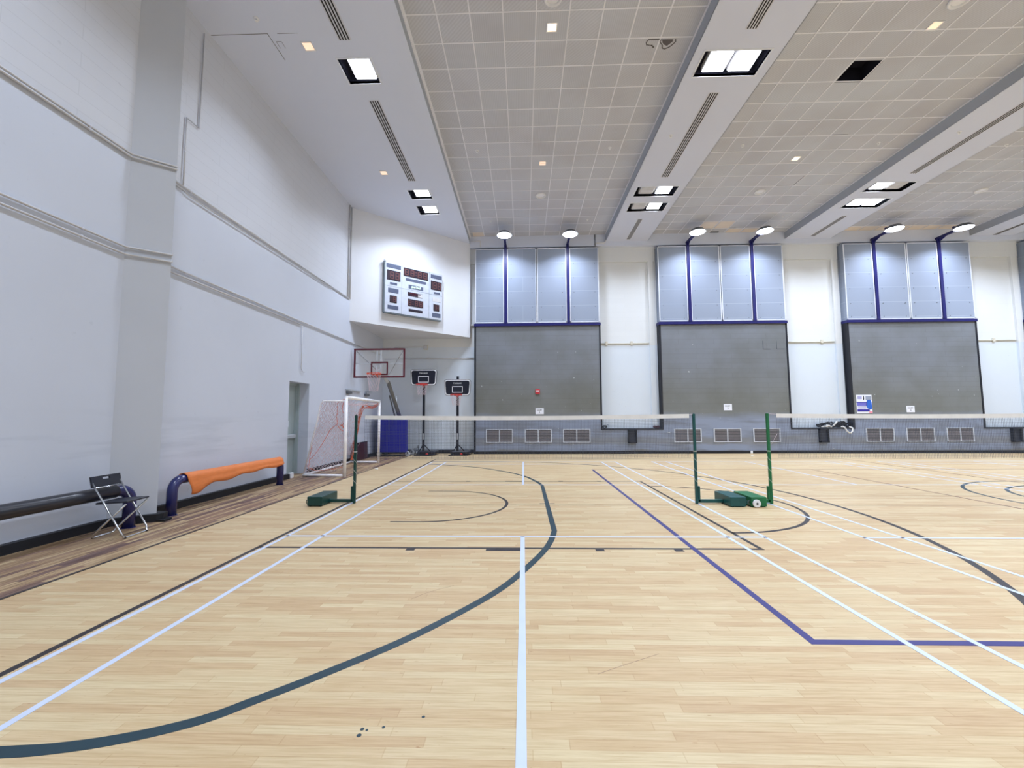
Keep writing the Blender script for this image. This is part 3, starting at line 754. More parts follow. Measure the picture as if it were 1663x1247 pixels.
def coil(x, y, z, r, turns, th, jit, sx=1., lean=.0):
    p = []
    for i in range(int(turns*12)+1):
        a = 2*PI*i/12; q = r*(1+random.uniform(-jit, jit))
        p.append((x+q*sx*math.cos(a), y+.55*r*math.sin(a)*.5, z+q*.55*(1+math.sin(a))+th+lean*i/40))
    return p
t = thing('net_bundle', 'tangled black and white rolled nets on the ledge left of the poster', 'net', (12.3, 17.1, 1.0))
m1 = MB(); m2 = MB()
for i, x in enumerate((11.85, 12.05, 12.3, 12.5, 12.65, 12.8)): m1.tube(coil(x, 17.13, 1.0, .10+.03*(i % 3), 2.5, .03, .25, 1.5), .022, 6)
m1.tube(smooth([(11.7, 17.08, 1.03), (11.85, 17.06, 1.16), (12.0, 17.08, 1.05), (12.2, 17.06, 1.12), (12.45, 17.05, 1.22), (12.65, 17.06, 1.15), (12.9, 17.06, 1.04)]), .028, 6)
m2.tube(smooth([(11.8, 17.02, 1.03), (11.92, 17.0, 1.06), (12.05, 17.03, 1.03)]), .03, 6).tube(smooth([(12.0, 17.03, 1.1), (12.12, 17.0, 1.07), (12.18, 17.01, 1.03)]), .032, 6).tube(smooth([(12.26, 17.02, 1.08), (12.34, 17.0, 1.18), (12.42, 17.03, 1.26)]), .03, 6)
m2.tube(smooth([(12.55, 17.02, 1.04), (12.64, 16.95, 1.02), (12.70, 16.93, .90), (12.80, 16.93, .81), (12.90, 16.93, .84), (12.95, 16.95, .98), (12.88, 17.03, 1.03)]), .028, 6)
build('dark_netting', m1, 'black_rubber', t); build('white_tape', m2, 'net_tape', t)
t = thing('cord_clump', 'small black cord clump in the left corner of the first ledge', 'cord', (3.27, 17.1, 1.0))
build('cord', MB().tube(coil(3.27, 17.12, 1.0, .07, 2.5, .02, .3), .02, 6), 'black_rubber', t); build('hook', MB().tube(smooth([(3.38, 17.1, 1.01), (3.37, 17.1, 1.14), (3.41, 17.1, 1.16), (3.43, 17.1, 1.02)]), .006, 6), 'black_trim', t)
t = thing('rag', 'crumpled dark maroon cloth in the right corner of the first ledge', 'cloth', (5.38, 17.1, 1.0))
build('fold', MB().tube(coil(5.36, 17.12, 1.0, .055, 2, .02, .3, 2.0), .028, 6), 'maroon_board', t)

# ------------------------------------------------------------------ conduits
def pipe(label, pts, r=.014, mat='conduit_grey', clips=True, group=None, name='surface_mounted_conduit'):
    t = thing(name, label, 'pipe', pts[0], group)
    build('tube', MB().tube(pts, r, 8), mat, t)
    if clips:
        c = MB()
        for a, b in zip(pts[:-1], pts[1:]):
            a, b = Vector(a), Vector(b); L = (b-a).length
            if L < .6: continue
            for k in range(max(1, int(L/1.2))):
                p = a+(b-a)*((k+.5)/max(1, int(L/1.2))); d = (b-a).normalized()*.012
                c.tube([p-d, p+d], r*1.35, 6)
        if c.v: build('saddle_clips', c, 'slot_frame', t)
XW = XL+.03
def pier_pts(z, o=.025): return [(XW, YF+.3, z), (XW, 5.852, z), (-5.443, 6.188, z), (-5.43, 6.20, z)]
for z, lb in ((5.47, 'upper'), (5.425, 'lower')): pipe('%s of the two high conduits left of the wall pier' % lb, pier_pts(z), .016)
for z, lb in ((4.04, 'upper'), (3.93, 'lower')): pipe('%s of the two mid height conduits left of the wall pier' % lb, pier_pts(z), .016)
pipe('high conduit running from the wall pier to the scoreboard corner', [(XW, 6.34, 5.50), (XW, 13.8, 5.50)], .018)
pipe('thin conduit just under the high one right of the pier', [(XW, 6.34, 5.45), (XW, 6.8, 5.45), (XW, 6.95, 5.40), (XW, 12.3, 5.44), (XW, 12.4, 5.47)], .01)
pipe('upper of the two mid height conduits right of the wall pier', [(XW, 6.34, 4.03), (XW, 17.2, 4.05)], .018)
pipe('lower of the two mid height conduits right of the wall pier', [(XW, 6.34, 3.94), (XW, 10.8, 3.96)], .016)
pipe('thin conduit zigzagging up the wall right of the pier', [(XW, 6.80, 5.52), (XW, 6.80, 6.75), (XW, 7.08, 6.75), (XW, 7.08, 8.6)], .01)
pipe('left vertical conduit where the left wall meets the diagonal wall', [(XW, 13.62, 5.5), (XW, 13.62, 8.7)], .022)
pipe('right vertical conduit where the left wall meets the diagonal wall', [(XW, 13.78, 5.5), (XW, 13.78, 8.7)], .022)
pipe('short conduit dropping towards the doorway', [(XW, 10.83, 3.94), (XW, 10.83, 2.8), (XW, 10.9, 2.72), (XW, 11.0, 2.72)], .01)
for i, (a, b) in enumerate(((3.16, 5.2), (10.66, 12.7), (18.1, 19.88))):
    t = thing('surface_mounted_conduit', 'cream conduit across the recess right of the %s boarded bay' % ORD[i], 'pipe', (a, YB-.03, 4.49), 'cream conduits in the recesses')
    build('tube', MB().tube([(a+.01, YB-.03, 4.49), (b, YB-.03, 4.49)], .022, 8), 'conduit_cream', t)
    for x in ((3.45, 4.48) if i == 0 else ((b-.5,) if i == 1 else (19.0,))): build('junction_box', MB().bbox(x-.05, x+.05, YB-.06, YB, 4.42, 4.58, .01), 'conduit_cream', t)
pipe('conduit along the back wall under the scoreboard, lower run', [(-5.8, YB-.03, 3.93), (-2.03, YB-.03, 3.93)], .018)
pipe('conduit along the back wall under the scoreboard, upper run', [(-5.4, YB-.03, 4.42), (-4.2, YB-.03, 4.42)], .014, clips=False)
t = thing('mounted_junction_box', 'small cream box on the back wall under the scoreboard', 'box', (-4.06, YB, 4.4)); build('body', MB().bbox(-4.15, -3.98, YB-.06, YB, 4.30, 4.48, .01), 'conduit_cream', t)
build('cover', MB().box(-4.13, -4.0, YB-.066, YB-.06, 4.32, 4.46), 'conduit_grey', t)
t = thing('shelf_bracket', 'short grey ledge beside the sill left of the first boarded bay', 'bracket', (-2.2, YB, 5.3)); build('bar', MB().bbox(-2.38, -2.03, YB-.1, YB, 5.27, 5.35, .01), 'conduit_grey', t)
pipe('white pipe elbow above the top left of the first silver panels', [(-2.15, 17.03, 8.84), (-1.78, 17.03, 8.84), (-1.76, 17.03, 8.82), (-1.76, 17.03, 8.58)], .018, 'ring_white', False)
pipe('white pipe elbow above the top right of the first silver panels', [(3.08, 17.03, 8.68), (3.40, 17.03, 8.68), (3.44, 17.03, 8.72), (3.45, 17.03, 8.8)], .022, 'ring_white', False)
pipe('dark vertical pipe on the fascia above the first silver panels', [(3.02, 17.04, 8.57), (3.02, 17.04, 9.04)], .018, 'grey_steel', False)

# ------------------------------------------------------------------ padded rails and folding chair by the left wall
RX, RZ = -5.52, .535
def rail(label, y0, y1, r=.072):
    t = thing('barrier_rail', label, 'rail', (RX, (y0+y1)/2, 0), 'navy barrier rails along the left wall')
    R = .17; p = [(RX, y0, 0), (RX, y0, RZ-R)]+[(RX, y0+R-R*math.cos(a), RZ-R+R*math.sin(a)) for a in [PI/2*i/7 for i in range(1, 8)]]
    q = [(RX, y1-R+R*math.cos(a), RZ-R+R*math.sin(a)) for a in [PI/2-PI/2*i/7 for i in range(0, 8)]]+[(RX, y1, 0)]
    build('pipe_frame', MB().tube(p+q, r, 18), 'navy_gloss', t)
    build('floor_flange', MB().lathe([(.085, .0), (.085, .006), (.07, .008)], (RX, y0, 0), 20).lathe([(.085, .0), (.085, .006), (.07, .008)], (RX, y1, 0), 20), 'navy_gloss', t)
    return t
r1 = rail('navy barrier rail under the orange cover', 6.54, 9.47)
r2 = rail('navy barrier rail padded in black behind the folding chair', 1.6, 5.83, .074)
build('padding', MB().tube([(RX, 1.85, RZ), (RX, 2.9, RZ), (RX, 4.0, RZ), (RX, 5.0, RZ), (RX, 5.60, RZ)], [.086, .084, .085, .084, .085], 20), 'black_vinyl', r2)
sm = MB()
for y in (2.6, 3.9, 4.9): sm.ring((0, 0, 0), .086, .004, 24, 6)
# sagging orange cover draped over the rail
N, K = 40, 22; v = []; f = []
for i in range(N+1):
    y = 6.73+(9.43-6.73)*i/N; s = i/N
    hang = .09+.17*math.exp(-(s/.14)**2)+.05*math.exp(-((s-.30)/.2)**2)+.015*math.sin(s*23)
    for j in range(K+1):
        a = j/K
        if a < .3: x, z = RX-.088, RZ-(.3-a)/.3*.07
        elif a < .7: b = PI-(a-.3)/.4*PI; x, z = RX+.088*math.cos(b), RZ+.086*math.sin(b)
        else:
            q = (a-.7)/.3; x, z = RX+.088+.03*q*math.sin(PI*q)+.012*math.sin(s*60+q*4)*q*math.exp(-s*6), RZ-q*hang
        yy = y+(-.0 if a < .7 else .10*((a-.7)/.3)*max(0, 1-s*4))
        v.append((x, yy, z))
for i in range(N):
    for j in range(K):
        p = i*(K+1)+j; f.append((p, p+1, p+K+2, p+K+1))
oc = build('rail_cover', MB().add(v, f, True), 'orange_cloth')
tag(oc, 'orange cloth cover sagging over the navy barrier rail', 'cover')
so = oc.modifiers.new('thickness', 'SOLIDIFY'); so.thickness = .008; so.offset = 1

def chair():
    t = thing('folding_chair', 'black folding chair with chrome tube legs in front of the black rail', 'chair', (-5.27, 5.45, 0), None, .1-PI/2)
    w = .20; r = .011; W = False                                   # local: y forward, x across
    def U(y0, z0, y1, z1, xx):   # upright - floor bar - upright
        return [(-xx, y1, z1), (-xx, y0+(y1-y0)*.06, z0+(z1-z0)*.06+.02), (-xx+.02, y0, z0), (-xx+.05, y0, z0), (xx-.05, y0, z0), (xx-.02, y0, z0), (xx, y0+(y1-y0)*.06, z0+(z1-z0)*.06+.02), (xx, y1, z1)]
    build('front_leg_frame', MB().tube(U(.20, r, -.205, .70, w), r, 10), 'chrome', t, W)
    build('rear_leg_frame', MB().tube(U(-.20, r, .19, .43, w-.028), r, 10), 'chrome', t, W)
    build('cross_bar', MB().tube([(-w, -.168, .635), (w, -.168, .635)], .008, 8).tube([(-w, -.06, .45), (w, -.06, .45)], .007, 8), 'chrome', t, W)
    s = MB().bbox(-w+.02, w-.02, -.17, .21, -.011, .011, .005)
    s.xform(Matrix.Translation((0, 0, .448)) @ Matrix.Rotation(math.radians(3), 4, 'X'))
    build('seat', s, 'dark_plastic', t, W)
    b = MB(); hw, h0, h1 = w+.015, -.07, .07
    b.plate((-hw, hw), (h0, h1), [(-.055, .055, .022, .048)], lambda u, q: (u, -.011, q)).plate((-hw, hw), (h0, h1), [(-.055, .055, .022, .048)], lambda u, q: (u, .011, q))
    for x0, x1, z0, z1 in ((-hw, -hw, h0, h1), (hw, hw, h0, h1), (-hw, hw, h0, h0), (-hw, hw, h1, h1), (-.055, .055, .022, .022), (-.055, .055, .048, .048), (-.055, -.055, .022, .048), (.055, .055, .022, .048)):
        b.add([(x0, -.011, z0), (x1, -.011, z1), (x1, .011, z1), (x0, .011, z0)], [(0, 1, 2, 3)])
    b.xform(Matrix.Translation((0, -.208, .71)) @ Matrix.Rotation(math.radians(12), 4, 'X'))
    build('backrest', b, 'dark_plastic', t, W)
    for x in (-w, w):
        build('foot_cap', MB().lathe([(.014, -.012), (.014, .012)], (x*.86, .20, .0125), 10, 'x'), 'dark_plastic', t, W)
chair()

# ------------------------------------------------------------------ badminton posts and nets
def bpost(x, s, mat, label, wheel, knot, b0=.44, b1=.70):
    """post at x, weight box towards s*x"""
    t = thing('badminton_post', label, 'net post', (x, 7.465, 0), 'green badminton posts')
    build('pole', MB().bbox(x-.021, x+.021, 7.445, 7.487, 0, 1.55, .003), mat, t)
    a, b = sorted((x+s*.024, x+s*.058))
    build('socket_bracket', MB().bbox(a, b, 7.44, 7.492, .03, .30, .004), mat, t)
    a, b = sorted((x-s*.02, x+s*(b0+.02)))
    build('base_arm', MB().bbox(a, b, 7.44, 7.49, .02, .075, .004), mat, t)
    a, b = sorted((x+s*b0, x+s*b1))
    bx = build('weight_box', MB().bbox(a, b, 7.18, 7.77, .012, .165, .006), mat, t)
    e = x+s*b1
    build('handle', MB().tube([(e, 7.22, .05), (e+s*.03, 7.22, .05), (e+s*.03, 7.22, .10), (e, 7.22, .10)], .006, 6), 'grey_steel' if wheel else mat, bx)
    build('foot_pad', MB().box(a+.02, a+.06, 7.2, 7.75, 0, .012).box(b-.06, b-.02, 7.2, 7.75, 0, .012), 'black_rubber', bx)
    if wheel:
        wx = x+s*b1+.075
        wp = build('wheel', MB().lathe([(.03, -.016), (.058, -.016), (.064, -.010), (.064, .010), (.058, .016), (.02, .016)], (wx, 7.155, .066), 28, 'y'), 'wheel_white', bx)
        build('hub', MB().lathe([(.018, -.02), (.018, .02)], (wx, 7.155, .066), 12, 'y'), 'dark_plastic', wp)
    if knot:
        c = MB(); p = []
        for i in range(30): a = i*.7; p.append((x+.028*math.cos(a), 7.466+.028*math.sin(a), .88-.6*i/30))
        c.tube(p, .0022, 5).tube([(x+.029*math.cos(a*.5), 7.466+.029*math.sin(a*.5), .90) for a in range(14)], .005, 5)
        build('tie_cord', c, 'net_tape', t)
    build('top_hook', MB().lathe([(.012, 0), (.012, .012), (.004, .018)], (x, 7.466, 1.55), 10), 'grey_steel', t)
    return t
bpost(-3.0, -1, 'dark_green_paint', 'dark green badminton post left of the net, in front of the goal', False, True)
bpost(2.985, 1, 'teal_green_paint', 'blue green badminton post at the right end of the first net', False, True)
bpost(4.255, -1, 'leaf_green_paint', 'bright green badminton post with a white wheel on its weight box', True, True, .235, .49)
bpost(10.28, 1, 'leaf_green_paint', 'green badminton post at the far end of the right hand net', False, False)

def bnet(x0, x1, label):
    y = 7.466; n = 24; xm = (x0+x1)/2
    t = thing('badminton_net', label, 'net', (xm, y, .79), 'badminton nets')
    top = lambda x: 1.55-.026*(1-((x-xm)/(x1-xm))**2)
    g0, g1 = x0+.14, x1-.06
    tv = MB()
    for i in range(n):
        a, b = g0+(g1-g0)*i/n, g0+(g1-g0)*(i+1)/n
        tv.add([(a, y-.004, top(a)), (b, y-.004, top(b)), (b, y-.004, top(b)-.072), (a, y-.004, top(a)-.072), (a, y+.004, top(a)), (b, y+.004, top(b)), (b, y+.004, top(b)-.072), (a, y+.004, top(a)-.072)], [(3, 2, 1, 0), (4, 5, 6, 7), (0, 1, 5, 4), (2, 3, 7, 6)])
    build('top_tape', tv, 'net_tape', t)
    build('head_cord', MB().tube([(x0, y, 1.545)]+[(g0+(g1-g0)*i/n, y, top(g0+(g1-g0)*i/n)-.01) for i in range(n+1)]+[(x1, y, 1.545)], .003, 5).tube([(x0+.02, y, 1.0), (g0, y, 1.2)], .002, 4), 'net_cord_white', t)
    m = MB(); cs = .026; k = int((g1-g0)/cs)
    for i in range(k+1):
        x = g0+(g1-g0)*i/k; m.tube([(x, y, top(x)-.07), (x, y, top(x)-.76)], .0017, 3, False)
    for j in range(1, 27):
        m.tube([(g0+(g1-g0)*i/n, y, top(g0+(g1-g0)*i/n)-.07-j*.0265) for i in range(n+1)], .0017, 3, False)
    build('mesh', m, 'net_cord_dark', t)
bnet(-2.98, 2.965, 'badminton net with white top tape in front of the scoreboard corner')
bnet(4.275, 10.26, 'badminton net with white top tape running off the right edge')

# ------------------------------------------------------------------ futsal goal
g = thing('futsal_goal', 'white futsal goal with a torn orange and white net beside the doorway', 'goal', (-4.9, 12.2, 0))
A0, A1 = Vector((-4.55, 10.65, 0)), Vector((-4.78, 13.80, 0)); H = 2.02
B0, B1 = Vector((-5.66, 10.76, 0)), Vector((-5.72, 13.86, 0))
zz = lambda p, z: (p.x, p.y, z)
S0, S1 = Vector((-5.20, 10.70, 1.93)), Vector((-5.34, 13.83, 1.93))
for p in (A0, A1): build('goal_post', MB().tube([zz(p, 0), zz(p, H)], .042, 16), 'white_gloss_paint', g)
build('crossbar', MB().tube([zz(A0, H), zz(A1, H)], .042, 16), 'white_gloss_paint', g)
for a, b, s in ((A0, B0, S0), (A1, B1, S1)):
    q = Vector((a.x, a.y, 1.93)); d = Vector((b.x, b.y, .04))
    build('net_stay', MB().tube([q, s+Vector((.06, 0, 0))]+[p for p in bez(s+Vector((.06, 0, 0)), s+Vector((-.06, 0, 0)), s*.82+d*.18, 5)]+[d], .018, 10), 'white_gloss_paint', g)
    build('ground_bar', MB().tube([zz(a, .035), zz(b, .035)], .032, 12), 'white_gloss_paint', g)
build('ground_bar', MB().tube([zz(B0, .035), zz(B1, .035)], .032, 12), 'white_gloss_paint', g)
def netpatch(mb, P, nu, nv, r, jit, holes=0.):
    """diagonal cords over the patch P(u,v)"""
    rows = [[P(i/nu, j/nv)+Vector((random.uniform(-jit, jit), random.uniform(-jit, jit), random.uniform(-jit, jit))) for i in range(nu+1)] for j in range(nv+1)]
    for j in range(nv):
        for i in range(nu):
            if random.random() < holes: continue
            a, b = (rows[j][i], rows[j+1][i+1]) if (i+j) % 2 == 0 else (rows[j][i+1], rows[j+1][i])
            mb.tube([a, b], r, 4, False)
def side(u, v):           # near side: u 0 post .. 1 rear, v 0 top .. 1 bottom
    a = Vector((A0.x, A0.y, 1.96)).lerp(Vector((A0.x, A0.y, .20)), v); s = S0.lerp(Vector((B0.x, B0.y, .06)), v)
    p = a.lerp(s, u); p.y += .10*math.sin(PI*u)*math.sin(PI*v); return p
def rear(u, v):
    a = S0.lerp(Vector((B0.x, B0.y, .06)), v); s = S1.lerp(Vector((B1.x, B1.y, .25)), v)
    p = a.lerp(s, u); p.x += .22*math.sin(PI*u)*(.3+v*.5); p.z += .16*math.sin(PI*u)*v; return p
def roof(u, v):
    a = Vector((A0.x, A0.y, 1.98)).lerp(Vector((A1.x, A1.y, 1.98)), u); s = S0.lerp(S1, u)
    p = a.lerp(s, v); p.z -= .10*math.sin(PI*u)*math.sin(PI*v); return p
def farside(u, v):
    a = Vector((A1.x, A1.y, 1.96)).lerp(Vector((A1.x, A1.y, 1.0)), v); s = S1.lerp(Vector((B1.x, B1.y, .06)), v)
    p = a.lerp(s, .12+.88*u*0+(.88)*u); return p
nm = MB(); netpatch(nm, side, 26, 40, .0048, .018, .05)
o = build('net', nm, 'net_cord_white', g); o['label'] = 'white side netting nearest the viewer'
nm = MB(); netpatch(nm, rear, 40, 32, .0045, .03, .08); netpatch(nm, roof, 26, 9, .0042, .02, .1)
o = build('net', nm, 'net_cord_white', g); o['label'] = 'white back and top netting'
on = MB()
def rope(pts, r=.007): on.tube(smooth(pts), r, 5)
P = side
rope([P(.0, -.03), P(.1, .0), P(.28, .02), P(.36, .06), P(.34, .14), P(.36, .24), P(.33, .34), P(.42, .37), P(.55, .42), P(.62, .5), P(.72, .62), P(.83, .74), P(.92, .8)])
rope([P(.33, .34), P(.24, .40), P(.14, .44), P(.02, .46)]); rope([P(.05, .0), P(.12, .06), P(.15, .12), P(.12, .18), P(.04, .21), P(.05, .28), P(.08, .34), P(.12, .37), P(.02, .43)])
rope([P(.12, .37), P(.2, .36), P(.06, .39)]); rope([P(0, .42), P(.1, .40), P(.03, .37)]); rope([P(-.02, -.02), P(.08, -.01), P(.2, .03)])
rope([P(.95, .9), P(.7, .97), P(.3, .98), P(.05, .97)], .006); rope([P(.97, .6), P(.94, .8), P(.9, .95)], .006)
for k in range(9):
    j = lambda s: random.uniform(-s, s)
    top = Vector((A1.x-.02, A1.y+j(.05), 1.93+j(.05)))
    rope([top, top.lerp(S1, .45)+Vector((0, j(.06), -.02-abs(j(.12)))), S1+Vector((j(.06), j(.08)-.05, -.12+j(.1))), S1.lerp(B1, .35)+Vector((j(.05), j(.07)-.05, 0)), S1.lerp(B1, .62)+Vector((j(.05), j(.07)-.05, 0)), S1.lerp(B1, .85)+Vector((j(.04), j(.05), 0)), B1+Vector((j(.05)+.05, -.06, .1))], .0065)
o = build('net', on, 'net_cord_orange', g); o['label'] = 'loose orange netting and cords'
bm = MB().box(-5.78, -5.74, 12.9, 15.2, .0, .42)
t = thing('leaning_panel', 'low dark maroon panel against the left wall behind the goal', 'panel', (-5.76, 14.3, 0))
build('board', MB().prism([(-5.785, 0), (-5.74, 0), (-5.765, .60), (-5.785, .60)], 14.16, 15.45, 'y'), 'maroon_board', t)
build('top_edge', MB().box(-5.79, -5.76, 14.16, 15.45, .60, .62), 'black_trim', t)
t = thing('storage_crate', 'small dark green box on the floor behind the goal', 'box', (-5.6, 13.75, 0))
build('body', MB().bbox(-5.71, -5.60, 13.98, 14.10, 0, .56, .01), 'dark_green_paint', t); build('lid', MB().bbox(-5.72, -5.59, 13.97, 14.11, .56, .60, .008), 'dark_green_paint', t)
t = thing('clamp_bracket', 'grey clamp bar fixed to the left wall above the goal', 'bracket', (XL, 14.4, 2.42))
build('rail_bar', MB().box(XL, XL+.05, 13.66, 14.9, 2.40, 2.45), 'pale_steel', t)
for y in (13.85, 15.45): build('clamp', MB().bbox(XL, XL+.10, y-.13, y+.16, 2.29, 2.37, .01).tube([(XL+.03, y, 2.37), (XL+.03, y, 2.42)], .012, 6), 'grey_steel', t)
build('rod', MB().tube([(XL+.05, 15.3, 2.43), (XL+.05, 16.0, 2.47)], .012, 6), 'grey_steel', t)

# ------------------------------------------------------------------ basketball stands
def hoopnet(mb, c, R, L, n=12, rows=6, r=.0035):
    def P(i, j):
        q = j/rows; rr = R*(1-.48*q+.10*q*q); a = 2*PI*(i+.5*(j % 2))/n
        return Vector((c[0]+rr*math.cos(a), c[1]+rr*math.sin(a), c[2]-L*q))
    for j in range(rows):
        for i in range(n):
            o = -1 if j % 2 == 0 else 0
            mb.tube([P(i, j), P(i+(0 if j % 2 == 0 else 0), j+1)], r, 4, False)
            mb.tube([P(i, j), P(i+(-1 if j % 2 == 0 else 1), j+1)], r, 4, False)
    return mb
yb = 14.1
s = thing('basketball_stand', 'large rolling basketball stand with a clear dark red framed board and blue padded base', 'basketball hoop', (-5.0, 16.2, 0))
bx0, bx1, bz0, bz1 = -5.79, -4.03, 2.84, 3.85
bd = build('backboard', MB().box(bx0+.01, bx1-.01, yb-.006, yb+.006, bz0+.01, bz1-.01), 'clear_acrylic', s)
f = MB(); w = .055
f.box(bx0, bx1, yb-.02, yb+.02, bz0, bz0+w).box(bx0, bx1, yb-.02, yb+.02, bz1-w, bz1).box(bx0, bx0+w, yb-.02, yb+.02, bz0+w, bz1-w).box(bx1-w, bx1, yb-.02, yb+.02, bz0+w, bz1-w)
build('board_frame', f, 'maroon_paint', bd)
f = MB(); ix0, ix1, iz0, iz1 = -5.20, -4.61, 2.93, 3.39; w = .05
f.box(ix0, ix1, yb-.010, yb-.006, iz0, iz0+w).box(ix0, ix1, yb-.010, yb-.006, iz1-w, iz1).box(ix0, ix0+w, yb-.010, yb-.006, iz0+w, iz1-w).box(ix1-w, ix1, yb-.010, yb-.006, iz0+w, iz1-w)
build('target_square', f, 'maroon_paint', bd)
rc = (-4.95, yb-.38, 2.955)
rm = build('rim', MB().ring(rc, .228, .011, 32, 8).box(-5.03, -4.87, yb-.17, yb-.02, 2.93, 2.965).prism([(yb-.15, 2.93), (yb-.02, 2.93), (yb-.02, 2.83)], -4.96, -4.94, 'x'), 'rim_orange', s)
hk = MB()
for i in range(12):
    a = 2*PI*i/12; hk.tube([(rc[0]+.228*math.cos(a), rc[1]+.228*math.sin(a), 2.95), (rc[0]+.222*math.cos(a), rc[1]+.222*math.sin(a), 2.90)], .008, 5)
build('net_hooks', hk, 'rim_orange', rm)
build('hoop_net', hoopnet(MB(), (rc[0], rc[1], 2.91), .222, .55), 'net_cord_white', rm)
fr = MB()
for x in (-5.01, -4.88): fr.box(x-.022, x+.022, yb+.03, yb+.08, 2.9, 3.82)
fr.box(-5.74, -4.08, yb+.03, yb+.06, 3.325, 3.36)
build('support_frame', fr, 'pale_steel', s)
br = MB()
for x, z in ((-5.73, 3.78), (-4.1, 3.78)): br.tube([(x, yb+.03, z), (-4.95+(.12 if x > -5 else -.12), yb+.75, 3.0)], .014, 8)
build('brace', br, 'grey_steel', s)
build('boom', MB().sq([(-4.945, yb+.06, 3.1), (-4.945, yb+.5, 2.98), (-4.93, yb+1.0, 2.75)], .05), 'pale_steel', s)
build('mast', MB().sq([(-4.92, yb+.95, 2.80), (-4.83, 16.22, 1.56), (-4.81, 16.40, .75)], .055).sq([(-4.98, yb+1.35, 2.3), (-5.02, 16.25, 1.55), (-5.03, 16.5, .75)], .02), 'grey_steel', s)
build('ram_cylinder', MB().tube([(-4.96, 16.2, 2.3), (-4.93, 16.35, .75)], .03, 10), 'pale_steel', s)
pd = build('base_padding', MB().prism([(-5.60, 16.0), (-4.47, 16.0), (-4.47, 16.16), (-5.62, 16.9), (-5.74, 16.35)], .17, 1.46, 'z'), 'royal_blue_vinyl', s)
build('base_frame', MB().box(-5.55, -4.5, 16.15, 16.75, .1, .17).box(-5.5, -4.6, 16.3, 16.7, .17, .75), 'dark_plastic', s)
for x, y in ((-4.44, 16.08), (-5.55, 16.1), (-4.44, 16.72), (-5.5, 16.7)):
    cw = build('castor', MB().lathe([(.03, -.025), (.085, -.025), (.095, -.015), (.095, .015), (.085, .025), (.03, .025)], (x, y, .095), 22, 'y'), 'pale_steel', s)
    build('castor_fork', MB().box(x-.02, x+.02, y+.03, y+.05, .09, .18).box(x-.02, x+.02, y-.05, y-.03, .09, .18), 'grey_steel', cw)
t = thing('folded_trolley', 'low folded grey trolley frame beside the blue padded base', 'trolley', (-4.3, 16.85, 0))
build('frame', MB().tube([(-4.42, 16.9, .22), (-4.25, 16.85, .26), (-4.22, 16.8, .36), (-4.2, 16.8, .2)], .012, 8).box(-4.42, -4.22, 16.75, 16.95, .1, .16), 'grey_steel', t)
build('castor', MB().lathe([(.03, -.02), (.07, -.02), (.075, 0), (.07, .02), (.03, .02)], (-4.24, 16.70, .075), 18, 'x'), 'pale_steel', t)

